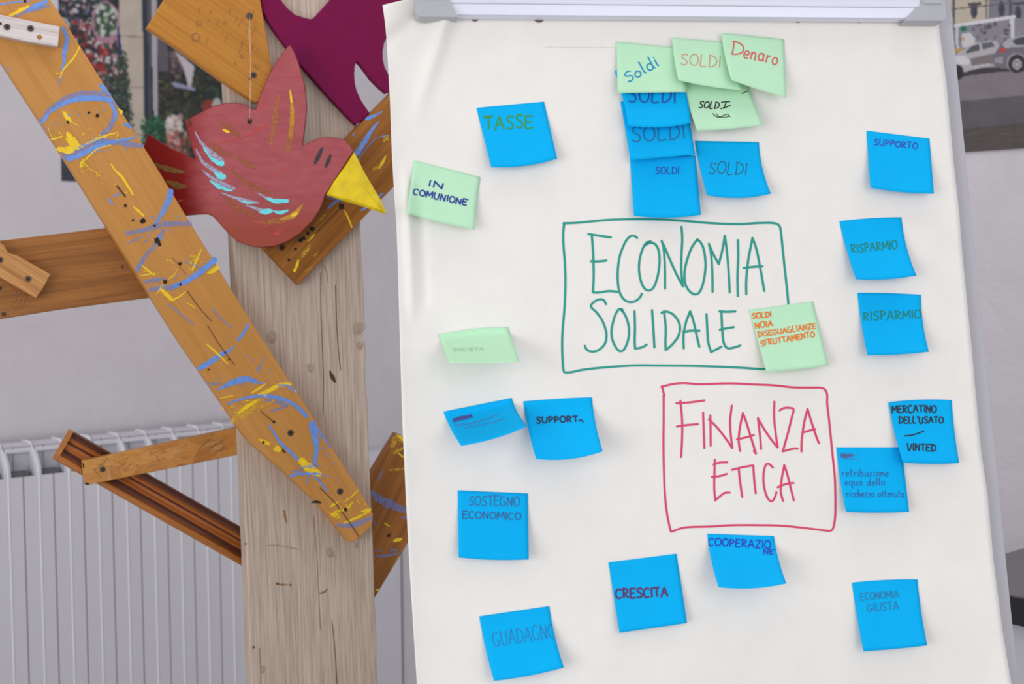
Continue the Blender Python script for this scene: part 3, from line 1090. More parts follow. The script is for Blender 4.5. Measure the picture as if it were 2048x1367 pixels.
# beam on the left, behind the long painted board
mb = MB()
poly = [(-90, 490), (0, 481), (60, 474), (118, 467), (214, 455), (335, 440), (352, 586), (302, 595), (120, 619), (0, 638), (-90, 650)]
extrude(mb, poly, TREE, 0.0, 0.025, M['brown_board'])
mk = Marks(mb, TREE, 0.0)
for cx, cy, r in ((0, 576, 9), (8, 628, 9), (245, 534, 6)):
    mk.h(cx, cy, r, 'stain'); mk.h(cx, cy, r * 0.6, 'crack')
for k in range(3):
    mk.line('stain', 1.2, *[(8 + (26 + 9 * k) * math.cos(a), 592 + (22 + 7 * k) * math.sin(a)) for a in (-1.1, -0.5, 0.1, 0.7, 1.2)])
mk.line('stain', 1.2, (215, 545), (240, 535), (262, 532))
mk.line('stain', 1.2, (140, 560), (155, 552), (175, 560), (190, 570))
beam = mb.build('branch_board', local(TREE, (0, 560), (300, 520)), tree)
tag(beam, 'brown-stained knotty board reaching left')
mb = MB()
poly = [(-70, 448), (0, 484), (9, 492), (14, 501), (19, 506), (37, 512), (101, 548), (94, 562), (84, 580), (72, 596), (0, 554), (-70, 514)]
extrude(mb, poly, TREE, 0.018, 0.0175, M['pine_bit'])
bit = mb.build('pine_offcut', local(TREE, (0, 515), (86, 570)), tree)
tag(bit, 'short notched offcut of pale pine')
screw(0, 519, 6, TREE, 0.018, bit)
screw(56, 557, 6, TREE, 0.018, bit, 0.8)

# the long diagonal board with blue and yellow paint
mb = MB()
DC = 0.026
poly = [(-175, -160), (0, 119), (125, 310), (145, 342), (302, 593), (360, 684), (467, 839), (471, 848), (500, 884), (560, 936),
        (628, 999), (634, 1002), (640, 1010), (652, 1026), (695, 1081), (702, 1084), (721, 1075), (728, 1066), (744, 1051), (746, 1026), (742, 1017),
        (610, 809), (530, 686), (505, 647), (370, 428), (318, 342), (260, 250), (217, 182), (160, 92), (132, 47), (101, 0), (-5, -165)]
extrude(mb, poly, TREE, DC, DC - 0.0005, M['painted_board'])
k = Marks(mb, TREE, DC)
B, Y_, DB, DY = 'blue', 'yellow', 'dry_blue', 'dry_yellow'
k.b(B, (4, 3, 3), (0, 9), (30, 4), (60, 2))
k.b(B, (4, 11, 5), (55, 22), (70, 12), (95, 2))
k.b(DB, 10, (32, 32), (60, 20), (98, 12))
k.b(Y_, (4, 8, 4), (20, 31), (38, 22), (58, 12))
k.b(B, (6, 10, 3), (126, 56), (134, 78), (129, 105), (128, 125), (124, 142))
k.b(B, (3, 2.5, 1.5), (126, 138), (121, 158), (117, 172))
k.b(Y_, (3, 4, 2), (159, 94), (148, 115), (128, 138), (120, 156))
k.line('yellow', 1.5, (138, 125), (125, 143), (112, 147))
k.b(DB, (4, 10, 6), (75, 245), (100, 222), (130, 206), (160, 198))
k.b(DB, (6, 18, 10), (92, 224), (130, 200), (180, 188), (218, 190))
k.b(B, (4, 11, 10), (100, 224), (128, 207), (150, 199), (185, 196), (222, 200))
k.b(DB, (8, 13, 16), (228, 205), (230, 225), (222, 250), (205, 272), (180, 288), (150, 302), (130, 312))
k.b(B, (6, 7, 3), (222, 208), (231, 228), (226, 245))
k.b(B, (8, 9, 4), (202, 170), (208, 178), (216, 186))
k.b(B, (4, 7, 4), (83, 246), (90, 238), (98, 226))
k.b(B, (4, 8, 3), (248, 248), (256, 251), (262, 256))
k.b(B, 3, (14, 134), (19, 142))
k.b(Y_, (6, 11, 4), (128, 225), (135, 235), (142, 244))
k.line('yellow', 1.6, (142, 242), (150, 248), (158, 251))
k.b(Y_, (5, 20, 12), (135, 266), (142, 280), (156, 294))
k.b(Y_, (8, 16, 10), (117, 298), (132, 300), (158, 292))
k.b(Y_, (4, 5, 2.5), (120, 302), (155, 296), (190, 280), (215, 270), (236, 265))
k.b(Y_, (4, 3, 3), (104, 278), (114, 276), (125, 272))
k.line('yellow', 1.5, (96, 254), (101, 268), (104, 274))
k.b(Y_, (3, 6, 4), (238, 219), (243, 224), (241, 228))
k.b(B, (10, 9, 4), (140, 318), (170, 305), (190, 294), (215, 285), (245, 280), (268, 275))
k.b(DB, (5, 12, 8), (150, 300), (190, 284), (240, 285), (284, 292))
k.b(Y_, (2, 3, 2), (160, 332), (175, 315), (195, 298), (222, 290))
k.b(Y_, (7, 5, 3), (164, 326), (168, 320), (162, 335))
k.line('yellow', 1.6, (168, 325), (180, 338), (188, 342), (203, 353))
k.b(Y_, (3, 6, 4), (222, 328), (232, 342), (243, 352), (252, 366), (262, 382), (266, 390))
k.line('crack', 3.2, (234, 372), (243, 383), (251, 393))
for hx, hy, r in ((178, 225, 2.6), (195, 231, 3.4), (136, 244, 3), (251, 411, 3.2), (266, 440, 2.6), (286, 441, 5.4), (309, 451, 2.6), (314, 481, 6), (319, 488, 4),
                  (360, 527, 4), (330, 563, 4), (361, 568, 3), (450, 705, 2), (458, 718, 2), (417, 739, 2.2), (548, 843, 3), (527, 884, 3), (50, 2, 3)):
    k.h(hx, hy, r)
k.b(Y_, (3, 5, 4), (267, 414), (278, 422), (288, 432))
k.b(B, 4, (227, 392), (239, 387)); k.b(B, 4.5, (216, 396), (226, 409))
k.b(B, (13, 10, 3), (341, 384), (336, 403), (325, 425), (314, 442), (308, 452))
k.h(303, 435, 2.6, B)
k.b(DB, (7, 11, 9), (255, 467), (290, 459), (330, 448), (381, 447))
k.b(DB, 4, (256, 486), (285, 472)); k.b(DB, 4, (285, 485), (300, 478))
k.b(DB, (9, 8, 10), (325, 462), (312, 488), (292, 510), (274, 540))
k.b(B, 5, (316, 470), (324, 478))
k.b(Y_, (2, 5, 3), (403, 498), (394, 518), (384, 541))
k.b(DY, 8, (378, 525), (398, 512)); k.line('yellow', 1.5, (380, 512), (392, 512))
k.line('blue', 1.8, (369, 521), (385, 528), (406, 538))
k.b(B, (12, 11, 8), (428, 520), (408, 538), (385, 555), (365, 566), (345, 572))
k.b(DB, (12, 9, 5), (352, 572), (335, 576), (320, 570))
k.b(Y_, (4, 11, 8), (416, 546), (428, 540), (436, 534))
k.b(DB, (6, 9, 4), (290, 563), (310, 560), (332, 556))
k.b(DB, (4, 11, 6), (297, 578), (312, 578), (332, 570))
k.b(Y_, (2, 4, 2), (284, 530), (300, 544), (311, 551)); k.b(Y_, 2.6, (281, 551), (311, 546))
k.b(Y_, (6, 9, 7), (324, 580), (334, 590), (346, 600)); k.b(Y_, (5, 3, 2), (345, 600), (360, 592), (371, 583))
k.b(Y_, 2.6, (313, 588), (325, 571)); k.b(DY, 9, (322, 572), (333, 567)); k.b(Y_, 2.4, (338, 558), (352, 547))
k.b(Y_, 3, (374, 605), (392, 616))
k.line('blue', 1.7, (336, 607), (352, 620), (370, 635), (387, 648)); k.line('blue', 1.7, (424, 615), (440, 634), (464, 656))
k.b(B, (5, 6, 5), (496, 648), (488, 664), (476, 680))
k.line('crack', 1.4, (375, 582), (395, 610), (410, 628), (424, 643))
k.line('stain', 1.2, (345, 515), (358, 530), (372, 548))
k.b(B, (10, 10, 3), (400, 736), (420, 724), (440, 710), (456, 703), (468, 692))
k.b(Y_, (3, 4, 2), (414, 688), (436, 708), (456, 728))
k.line('blue', 1.6, (530, 714), (522, 728), (515, 742))
k.b(B, (3, 13, 9), (436, 778), (458, 768), (478, 760), (495, 757), (512, 763))
k.b(B, (5, 3, 3), (510, 762), (522, 766), (530, 764)); k.b(DB, 5, (414, 765), (440, 768))
k.b(Y_, (2, 5, 3), (531, 767), (518, 776), (503, 786))
k.b(Y_, (7, 9, 7), (518, 790), (545, 777), (562, 769), (581, 767)); k.b(B, (2, 4, 4), (556, 770), (575, 771), (590, 784))
k.b(DY, (9, 20, 10), (466, 842), (490, 822), (516, 800))
k.b(Y_, (3, 8, 5), (476, 826), (492, 814), (512, 802))
k.b(B, (3, 7, 8), (454, 808), (480, 798), (510, 792), (540, 792), (570, 799), (595, 814), (613, 832))
k.b(DB, (4, 9, 5), (530, 800), (556, 803), (575, 812)); k.b(DB, 5, (540, 822), (576, 812))
k.b(DY, 6, (500, 822), (552, 800)); k.b(Y_, 3, (440, 796), (468, 790))
k.line('crack', 1.4, (522, 822), (536, 834), (546, 843))
k.line('crack', 1.2, (415, 650), (440, 690), (470, 730))
k.b(B, (3, 6, 6), (538, 850), (550, 868), (560, 884), (574, 897), (596, 919))
k.b(Y_, (3, 9, 5), (519, 878), (530, 884), (539, 887)); k.h(555, 897, 7.5, Y_)
k.b('hole', 4, (560, 894), (571, 905))
k.b(B, (16, 9, 5), (625, 849), (629, 868), (633, 892), (630, 918), (624, 942))
k.b(B, (4, 4, 2), (634, 855), (648, 876), (660, 896))
k.b(Y_, (14, 18, 10), (604, 922), (616, 934), (639, 948))
k.b(DB, 6, (600, 935), (620, 932), (640, 931)); k.b(B, (6, 5, 3), (582, 951), (600, 947), (640, 947)); k.b(DB, 6, (584, 942), (606, 940))
k.line('blue', 2.4, (618, 950), (615, 958), (613, 967)); k.b(B, (3, 4, 3), (630, 952), (644, 968), (656, 983)); k.line('blue', 1.5, (640, 948), (660, 953))
k.b(Y_, 3.5, (717, 979), (700, 996)); k.b(Y_, 4.5, (660, 1013), (678, 1002)); k.b(Y_, 5, (668, 1023), (690, 1018), (706, 1004)); k.b(Y_, 3, (690, 1002), (699, 995))
k.b('hole', 6, (624, 1004), (634, 1003), (642, 1005)); k.h(691, 1018, 4)
k.line('crack', 1.8, (640, 975), (668, 1003), (692, 1034), (718, 1073))
k.b(Y_, (6, 7, 6), (664, 1028), (676, 1034), (668, 1024)); k.b(Y_, 5, (688, 1045), (715, 1034), (740, 1022)); k.b(Y_, 7, (724, 1022), (742, 1018))
k.b(DB, (7, 11, 7), (676, 1050), (705, 1050), (726, 1042), (743, 1034))
for mat, n, a, b_, sp, sd in ((B, 26, (90, 250), (230, 200), 14, 1), (B, 24, (130, 312), (270, 285), 12, 2), (Y_, 24, (105, 270), (240, 270), 12, 3), (Y_, 16, (160, 330), (260, 380), 12, 4),
                              (B, 20, (260, 470), (375, 440), 16, 5), (Y_, 18, (290, 540), (420, 520), 16, 6), (B, 16, (290, 580), (420, 540), 10, 7), (Y_, 26, (450, 820), (600, 790), 16, 8),
                              (B, 24, (420, 765), (540, 765), 9, 9), (Y_, 16, (650, 1030), (740, 1000), 10, 10), (B, 12, (590, 940), (660, 950), 14, 11), (B, 14, (640, 870), (665, 930), 6, 12),
                              (B, 14, (500, 720), (560, 770), 14, 13)):
    k.splat(mat, n, a, b_, sp, sd)
diag = mb.build('painted_board', local(TREE, (0, 0), (650, 1000)), tree)
tag(diag, 'long slanting honey-brown board splashed with blue and yellow paint')
screw(581, 865, 6.5, TREE, DC, diag)
screw(680, 982, 6.5, TREE, DC, diag, 0.7)

# whitewashed batten across its upper end
mb = MB()
extrude(mb, [(-80, 10), (0, 29), (60, 41), (120, 53), (116, 93), (60, 84), (0, 71), (-80, 56)], TREE, DC + 0.018, 0.0175, M['white_wood'])
k = Marks(mb, TREE, DC + 0.018)
k.h(79, 74, 5.5, 'stain'); k.h(79, 74, 3.4, 'top_board'); k.h(1, 47, 3)
bat = mb.build('batten', local(TREE, (0, 50), (118, 72)), tree)
tag(bat, 'whitewashed batten')
screw(14, 54, 6.5, TREE, DC + 0.018, bat)
screw(61, 57, 6.5, TREE, DC + 0.018, bat, 0.6)

# honey coloured board at the top
mb = MB()
TC = 0.018
extrude(mb, [(294, 55), (331, -5), (402, -115), (508, -70), (521, 0), (532, 66), (544, 138), (518, 203), (511, 205), (440, 158), (360, 100)], TREE, TC, TC - 0.0005, M['top_board'])
k = Marks(mb, TREE, TC)
for cx, cy, r in ((391, 74, 9), (398, 47, 5.5), (484, 113, 3.5), (515, 133, 5)):
    k.h(cx, cy, r, 'stain'); k.h(cx + 1, cy, r * 0.62, 'top_board')
for _ in range(26):
    x, y = RND.uniform(400, 520), RND.uniform(10, 130)
    k.line('stain', 1.0, (x, y), (x - 3, y + RND.uniform(5, 12)))
k.h(500, 158, 2.2)
topb = mb.build('branch_board', local(TREE, (300, 40), (520, 190)), tree)
tag(topb, 'honey-coloured saw-marked board end at the top')
screw(499, 32, 7, TREE, TC, topb)
screw(507, 150, 6.5, TREE, TC, topb, 0.8)

# brown board slanting up to the right, behind the bird
mb = MB()
SCF = 0.018
extrude(mb, [(520, 489), (597, 569), (640, 524), (745, 417), (782, 379), (872, 288), (872, 98), (777, 191), (692, 277), (540, 429)], TREE, SCF, SCF - 0.0005, M['slash_board'])
k = Marks(mb, TREE, SCF)
k.b(B, (5, 8, 4), (733, 238), (744, 233), (752, 230)); k.b(B, 4, (753, 230), (765, 222))
k.b(B, (11, 9, 3), (714, 305), (727, 287), (738, 268), (748, 254), (757, 243)); k.b(B, 3, (706, 272), (708, 266))
k.line('blue', 1.3, (716, 318), (740, 288), (755, 275), (778, 270))
k.b(Y_, (3, 6, 3), (771, 313), (766, 323), (758, 337)); k.b(DY, 9, (747, 338), (760, 333)); k.b(DY, 12, (768, 280), (776, 272))
k.b(DB, (5, 8, 4), (655, 394), (672, 397), (684, 402)); k.b(B, (3, 5, 3), (680, 398), (667, 406), (655, 417)); k.b(B, 5, (757, 394), (766, 386)); k.b(B, 5, (722, 420), (737, 413))
k.b(Y_, (2, 4, 2), (688, 420), (697, 437), (704, 455)); k.b(Y_, (6, 6, 3), (589, 541), (594, 530), (597, 519)); k.b(DY, 8, (604, 514), (620, 490)); k.b(Y_, 3, (616, 482), (632, 466))
k.b(DY, 5, (628, 514), (638, 502)); k.b(DY, 4, (610, 542), (626, 533)); k.b(DY, 5, (640, 440), (650, 430))
for hx, hy, r in ((683, 413, 6), (625, 458, 5), (616, 466, 4), (607, 476, 4), (601, 480, 5), (564, 495, 6), (591, 498, 3), (578, 519, 3.2)): k.h(hx, hy, r)
k.line('crack', 1.4, (683, 413), (660, 438), (630, 468))
slash = mb.build('branch_board', local(TREE, (560, 530), (780, 290)), tree)
tag(slash, 'dark brown board slanting up to the right with blue and yellow dabs')

# board low on the right, fixed behind the trunk
mb = MB()
LC = -0.0405
poly = [(795, 866), (905, 933), (815, 1086), (752, 1191), (690, 1290), (600, 1190), (700, 1022), (741, 954)]
extrude(mb, poly, TREE, LC, 0.025, M['low_board'])
k = Marks(mb, TREE, LC)
k.b(DY, 12, (784, 892), (794, 874), (804, 884)); k.b(Y_, (3, 6, 3), (795, 870), (806, 878), (812, 884)); k.b(DY, 9, (788, 905), (806, 895)); k.b(Y_, 3, (796, 905), (808, 915)); k.b(DY, 5, (778, 940), (810, 937))
k.b(DB, (10, 18, 9), (745, 985), (760, 998), (785, 1010), (816, 1022)); k.b(DB, 5, (745, 1040), (752, 1050)); k.b(DB, 4, (800, 1033), (814, 1035)); k.b(DB, 4, (756, 960), (766, 940))
k.b(Y_, 3, (769, 1045), (779, 1052)); k.h(778, 1070, 4); k.line('crack', 1.6, (776, 1074), (783, 1062)); k.b(Y_, (5, 8, 4), (789, 1081), (796, 1079), (803, 1077))
k.b(DB, 4, (750, 1102), (765, 1100)); k.b(DB, 5, (780, 1101), (795, 1099)); k.b(DB, 6, (751, 1112), (775, 1110), (796, 1106)); k.b(Y_, 4, (752, 1179), (758, 1179))
lowb = mb.build('branch_board', local(TREE, (720, 1180), (830, 960)), tree)
tag(lowb, 'brown board with yellow tip low behind the trunk')

# varnished moulding with cove grooves, and the strand board strip across it
mb = MB()
c_m = -0.0605
prof = [(0.0, 0.0), (0.05, 0.0), (0.07, -0.003), (0.12, -0.007), (0.2, -0.0085), (0.27, -0.006), (0.33, -0.0075), (0.4, -0.011), (0.48, -0.009), (0.54, -0.0065),
        (0.6, -0.0085), (0.67, -0.0115), (0.74, -0.010), (0.79, -0.006), (0.82, -0.0015), (0.86, -0.0005), (0.97, -0.0005), (1.0, -0.002)]
T0, T1, B0, B1 = (138, 857), (560, 1097), (104, 916), (560, 1174)
def mpt(s, t, c):
    return TREE.at(T0[0] + (T1[0] - T0[0]) * s + ((B0[0] + (B1[0] - B0[0]) * s) - (T0[0] + (T1[0] - T0[0]) * s)) * t,
                   T0[1] + (T1[1] - T0[1]) * s + ((B0[1] + (B1[1] - B0[1]) * s) - (T0[1] + (T1[1] - T0[1]) * s)) * t, c)
n = len(prof)
v = [mpt(s, t, c_m + h) for s in (0.022, 1.0) for t, h in prof]
for i in range(n - 1):
    t_ = prof[i][0]
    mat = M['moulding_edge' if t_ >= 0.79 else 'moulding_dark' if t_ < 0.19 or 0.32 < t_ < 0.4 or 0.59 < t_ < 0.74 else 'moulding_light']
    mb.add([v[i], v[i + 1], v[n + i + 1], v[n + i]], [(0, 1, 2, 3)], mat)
e = MB()
back = -0.022
end0 = [mpt(0.0, 0.0, c_m), mpt(0.0, 1.0, c_m - 0.0015), mpt(0.0, 1.0, c_m + back), mpt(0.0, 0.0, c_m + back)]
end1 = [mpt(1.0, 0.0, c_m), mpt(1.0, 1.0, c_m - 0.002), mpt(1.0, 1.0, c_m + back), mpt(1.0, 0.0, c_m + back)]
lip = [mpt(0.022, 0.0, c_m), mpt(0.022, 1.0, c_m - 0.0015)]
mb.add(end0 + end1, [(3, 2, 1, 0), (4, 5, 6, 7), (0, 4, 7, 3), (1, 2, 6, 5), (2, 3, 7, 6)], M['moulding_edge'])
mb.add([end0[0], end0[1], lip[1], lip[0]], [(0, 1, 2, 3)], M['moulding_edge'])
lv = [mpt(0.022, t, c_m) for t, h in prof] + v[:n]
mb.add(lv, [(i, i + 1, n + i + 1, n + i) for i in range(n - 1)], M['moulding_edge'])
mo = mb.build('moulding', local(TREE, (120, 886), (480, 1090), c_m), tree)
tag(mo, 'glossy red-brown moulding strip with grooves')

mb = MB()
OC = -0.0405
extrude(mb, [(165, 922), (167, 922), (472, 856), (548, 840), (552, 894), (472, 910), (172, 970), (170, 968)], TREE, OC, 0.0185, M['osb'])
k = Marks(mb, TREE, OC)
r = random.Random(4)
for _ in range(34):
    x = r.uniform(180, 460)
    y = 945 - (x - 170) * 0.205 + r.uniform(-14, 14)
    a = r.uniform(-1.2, 0.9)
    L_ = r.uniform(10, 30)
    y2 = y + L_ * math.sin(a)
    x2 = x + L_ * math.cos(a)
    if abs(y2 - (945 - (x2 - 170) * 0.205)) > 18 or x2 > 470: continue
    k.line('stain', r.uniform(0.7, 1.3), (x, y), (x2, y2))
k.b('hole', 5, (171, 966), (178, 968)); k.b('hole', 3, (166, 926), (168, 936))
for _ in range(7):
    x = r.uniform(200, 440); y = 945 - (x - 170) * 0.205 + r.uniform(-8, 8)
    k.b('pine_bit', (4, 7, 5), (x - 12, y + 7), (x, y), (x + 12, y - 8), rough=0.1)
k.b('pine_bit', (9, 9, 9), (214, 920), (216, 938), (219, 956), rough=0.05)
ob = mb.build('strand_board_strip', local(TREE, (170, 946), (472, 884)), tree)
tag(ob, 'narrow strip of strand board')
screw(205, 938, 6, TREE, OC, ob, 0.2)

# ------------------------------------------------------------------ maroon animal shape, hung on the trunk
mb = MB()
mp_ = [(516, -25), (522, 0), (526, 22), (534, 38), (550, 63), (575, 97), (600, 128), (650, 185), (690, 228), (712, 250), (726, 240), (740, 226), (730, 212), (722, 199), (714, 182), (710, 165), (709, 148),
       (710, 132), (713, 124), (716, 124), (724, 133), (742, 158), (758, 174), (773, 187), (800, 176), (796, 160), (778, 150), (770, 134), (766, 118), (766, 100), (769, 86), (776, 70), (800, 40), (820, 0), (820, -50),
       (690, -60), (672, -22), (661, 0), (644, 19), (628, 36), (622, 38), (612, 36), (590, 29), (574, 15), (562, 0), (550, -40), (530, -45)]
extrude(mb, mp_, TREE, 0.0125, 0.012, M['maroon'])
k = Marks(mb, TREE, 0.0125)
anim = mb.build('animal_cutout', local(TREE, (560, 60), (760, 60), origin=(660, 80)))
tag(anim, 'dark magenta painted wooden animal cutout at the top of the trunk', 'cutout')

# ------------------------------------------------------------------ pink bird hanging from a thread
A = TREE.at(375, 330, -0.012)
Bq = TREE.at(560, 330, 0.038)
bu = Bq - A
bn = bu.cross(Z).normalized()
if bn.dot(tn) < 0: bn = -bn
BIRD = Plane(A, bn)
bird_o = BIRD.at(500, 330)
bird = empty('bird_ornament', bird_o)
tag(bird, 'flat pink wooden bird with yellow beak hanging on a thread', 'bird')
mb = MB()
body = [(342, 296), (366, 306), (389, 318), (390, 316), (385, 300), (378, 272), (370, 242), (385, 233), (400, 225), (425, 212), (447, 206), (467, 205), (482, 207), (496, 212), (506, 219), (512, 217), (515, 205), (525, 180), (535, 155), (547, 132),
        (560, 112), (571, 97), (579, 90), (584, 95), (590, 107), (597, 125), (604, 148), (609, 168), (612, 190), (614, 212), (612, 237), (609, 264), (605, 291), (618, 284), (636, 276), (655, 273), (672, 274), (690, 280),
        (700, 290), (707, 302), (651, 389), (647, 402), (640, 419), (625, 442), (600, 467), (575, 483), (550, 492), (525, 495), (500, 492), (475, 483), (455, 465), (437, 445), (426, 433), (418, 429), (410, 428),
        (392, 429), (340, 434), (270, 345), (296, 267), (318, 281)]
extrude(mb, body, BIRD, 0.0, 0.007, M['bird'], M['bird_edge'])
k = Marks(mb, BIRD, 0.0)
def q(x, y): return (300 + x / 4.556, 200 + y / 4.556)
pb, cy = 'pale_blue', 'cyan'
k.b(pb, (2, 8, 11), q(410, 290), q(470, 390), q(560, 480), q(650, 555))
k.b(cy, (3, 5, 11), q(490, 435), q(540, 510), q(600, 565), q(655, 575), rough=0.5)
k.b(pb, (2, 7, 11), q(418, 450), q(480, 560), q(560, 620), q(640, 670)); k.b(cy, (3, 11, 11), q(590, 660), q(630, 690), q(670, 700), rough=0.1)
k.b(pb, (2, 8, 6), q(478, 640), q(560, 705), q(660, 760), q(765, 805)); k.b(cy, (4, 8, 3), q(555, 740), q(640, 795), q(750, 825), rough=0.3)
k.b(pb, (2, 7, 3), q(655, 845), q(760, 885), q(880, 915), q(992, 937)); k.b(cy, (2, 4, 2), q(815, 915), q(880, 935), q(950, 937))
k.b(pb, (2, 4, 7), q(985, 845), q(1050, 885), q(1110, 905)); k.b(cy, (4, 10, 6), q(1070, 900), q(1150, 920), q(1255, 918), rough=0.12)
k.b(pb, (2, 6, 8), q(880, 960), q(960, 985), q(1040, 1010)); k.b(cy, (5, 11, 8), q(1005, 1020), q(1050, 1015), q(1105, 1010), rough=0.2)
k.b(cy, (3, 8, 3), q(1130, 1012), q(1190, 1025), q(1258, 1003), rough=0.12)
k.b('dry_mustard', (4, 12, 9), q(930, 1115), q(1080, 1112), q(1240, 1085), q(1340, 1035))
k.b('mustard', (3, 12, 2), q(1190, 1085), q(1310, 1045), q(1392, 950)); k.b('yellow', (3, 7, 3), q(1290, 1055), q(1320, 1040), q(1345, 1025))
k.b('bird_red', (6, 10, 5), q(1140, 1220), q(1165, 1205), q(1195, 1185), rough=0.5)
k.b('bird_brown', (5, 14, 6), q(640, 210), q(730, 260), q(830, 345)); k.b('yellow', (3, 5, 4), q(668, 268), q(695, 285), q(722, 292), rough=0.5)
k.b('bird_red', (3, 5, 3), q(640, 375), q(740, 365), q(840, 350)); k.b('bird_brown', (4, 12, 6), q(540, 380), q(640, 460), q(740, 500)); k.b('bird_brown', (4, 13, 6), q(800, 520), q(900, 590), q(970, 620))
k.b('bird_brown', (4, 12, 6), q(740, 640), q(880, 750), q(1000, 820), q(1090, 840)); k.b('bird_red', (2, 4, 2), q(1070, 720), q(1160, 660), q(1240, 630))
k.b('bird_red', (3, 8, 3), q(860, 330), q(1000, 260), q(1100, 230)); k.b('bird_red', (2, 7, 3), q(970, 100), q(1010, 60), q(1040, 0))
k.b('bird_brown', (4, 14, 5), q(680, 880), q(800, 980), q(960, 1060)); k.b('bird_red', (2, 4, 2), q(930, 1090), q(1060, 1160))
k.b('mustard', (3, 9, 9), (580, 184), (584, 212), (584, 245), (581, 270)); k.b('dry_mustard', (8, 12, 10), (582, 255), (580, 280), (574, 304)); k.b('dry_mustard', (6, 11, 7), (558, 192), (552, 225), (546, 262), (542, 290))
k.b('yellow', (2, 4, 3), (580, 180), (582, 192), (583, 205))
k.b('black_paint', (5, 9, 5), (644, 297), (637, 311), (630, 326), rough=0.2); k.b('black_paint', (4, 8, 4), (661, 310), (656, 322), (651, 334), rough=0.2)
k.h(499, 243, 5.5); k.b('crack', 5, (379, 240), (382, 252))
k.b('olive', (4, 12, 5), (308, 327), (336, 338), (366, 344)); k.b('olive', (5, 15, 5), (334, 362), (352, 370), (372, 373)); k.b('dry_mustard', 3, (354, 403), (368, 399))
Mb = frame_matrix(bird_o, BIRD.u, BIRD.n)
bo = mb.build('body', Mb, bird)
tag(bo, 'pink body running into a dark red tail')
mb = MB()
extrude(mb, [(708, 304), (718, 322), (727, 341), (745, 372), (760, 397), (772, 423), (770, 427), (766, 426), (725, 412), (690, 402), (652, 389.5), (668, 362), (690, 332)], BIRD, 0.003, 0.013, M['beak'], bev=0.004)
k = Marks(mb, BIRD, 0.003)
bk = mb.build('beak', Mb, bird)
tag(bk, 'yellow beak')
mb = MB()
s1 = TREE.at(499, 30, TC + 0.004)
s1b = TREE.at(495, 40, TC + 0.004)
hole = BIRD.at(499.5, 241, 0.0012)
knot = TREE.at(501, 110, TC + 0.010)
mb.tube([s1, knot, (knot * 0.4 + hole * 0.6) + tn * 0.002, hole], 0.00022, M['string'], 6)
mb.tube([s1b, knot, hole + BIRD.n * -0.002], 0.0002, M['string'], 6)
tag(mb.build('hanging_thread', Matrix.Translation(s1), bird), 'thin white thread')
# ------------------------------------------------------------------ flip chart
# the board leans back and its right side is turned away
def cam_vec(x, y, z):
    return RIGHT * x - UP * y + FWD * z


er = cam_vec(0.984, -0.0358, 0.174).normalized()
eu = cam_vec(-0.0567, -0.9915, 0.1169)
eu = (eu - er * eu.dot(er)).normalized()
en = er.cross(eu).normalized()
e0 = ray(1370, 683)
EAS = Plane(CAM + e0 * (1.41 / e0.dot(FWD)), en, up=eu)
EAS.u, EAS.v = er, eu


def smoothstep(a, b, x):
    t = min(1.0, max(0.0, (x - a) / (b - a)))
    return t * t * (3 - 2 * t)


def seg_d(px, py, a, b):
    dx, dy = b[0] - a[0], b[1] - a[1]
    t = max(0.0, min(1.0, ((px - a[0]) * dx + (py - a[1]) * dy) / (dx * dx + dy * dy)))
    return math.hypot(px - a[0] - dx * t, py - a[1] - dy * t), t


def paper_c(px, py):
    """how far the hanging sheet stands off the pad: slack, the pinched crease top left, the curling left edge"""
    c = 0.0
    lx = px - (785 + (py - 300) * 0.046)                       # distance from the left edge
    c += 0.007 * math.exp(-max(0, lx) / 45.0) * smoothstep(-40, 200, py)
    d, t = seg_d(px, py, (893, 30), (828, 250))
    c += 0.0095 * math.exp(-(d / 16.0) ** 2) * (1 - t) ** 0.8
    d, t = seg_d(px, py, (860, 20), (770, 85))
    c -= 0.0045 * math.exp(-(d / 15.0) ** 2)
    d, t = seg_d(px, py, (812, 330), (826, 640))
    c += 0.0050 * math.exp(-(d / 10.0) ** 2) * math.sin(math.pi * min(1, max(0, t))) ** 0.5
    d, t = seg_d(px, py, (838, 380), (850, 600))
    c -= 0.0028 * math.exp(-(d / 11.0) ** 2)
    c += 0.010 * math.exp(-((px - 775) / 38.0) ** 2 - ((py - 10) / 70.0) ** 2)
    c += 0.0013 * math.sin(py / 47.0 + px / 260.0) * smoothstep(900, 1150, py) * smoothstep(900, 1400, px)
    c += 0.0012 * math.sin(px / 170.0 + 1.0) * math.sin(py / 310.0)
    rx = (1877 + (py - 45) * 0.098) - px
    c += 0.0035 * math.exp(-max(0, rx) / 30.0) * smoothstep(900, 1350, py)
    return max(-0.0015, c) + 0.002


class EasSurf:
    def at(self, px, py, c=0.0):
        return EAS.at(px, py, paper_c(px, py) + c)


SURF = EasSurf()
bar_mid = EAS.at(1370, 15)
foot = Vector((EAS.at(1370, 683).x, EAS.at(1370, 683).y, 0))
easel = empty('flip_chart_easel', foot)
tag(easel, 'grey flip chart easel holding the big white paper sheet', 'easel')

# board panel and side rails
BC = -0.010


def lean_box(name, a0, a1, b0, b1, c0, c1, mat, bevel=0.0, parent=easel):
    mb = MB()
    mb.box(EAS.pt(a0, b0, c0), EAS.u * (a1 - a0), EAS.v * (b1 - b0), EAS.n * (c1 - c0), mat)
    return mb.build(name, frame_matrix(EAS.pt((a0 + a1) / 2, (b0 + b1) / 2, c0), EAS.u, EAS.n), parent, bevel=bevel)


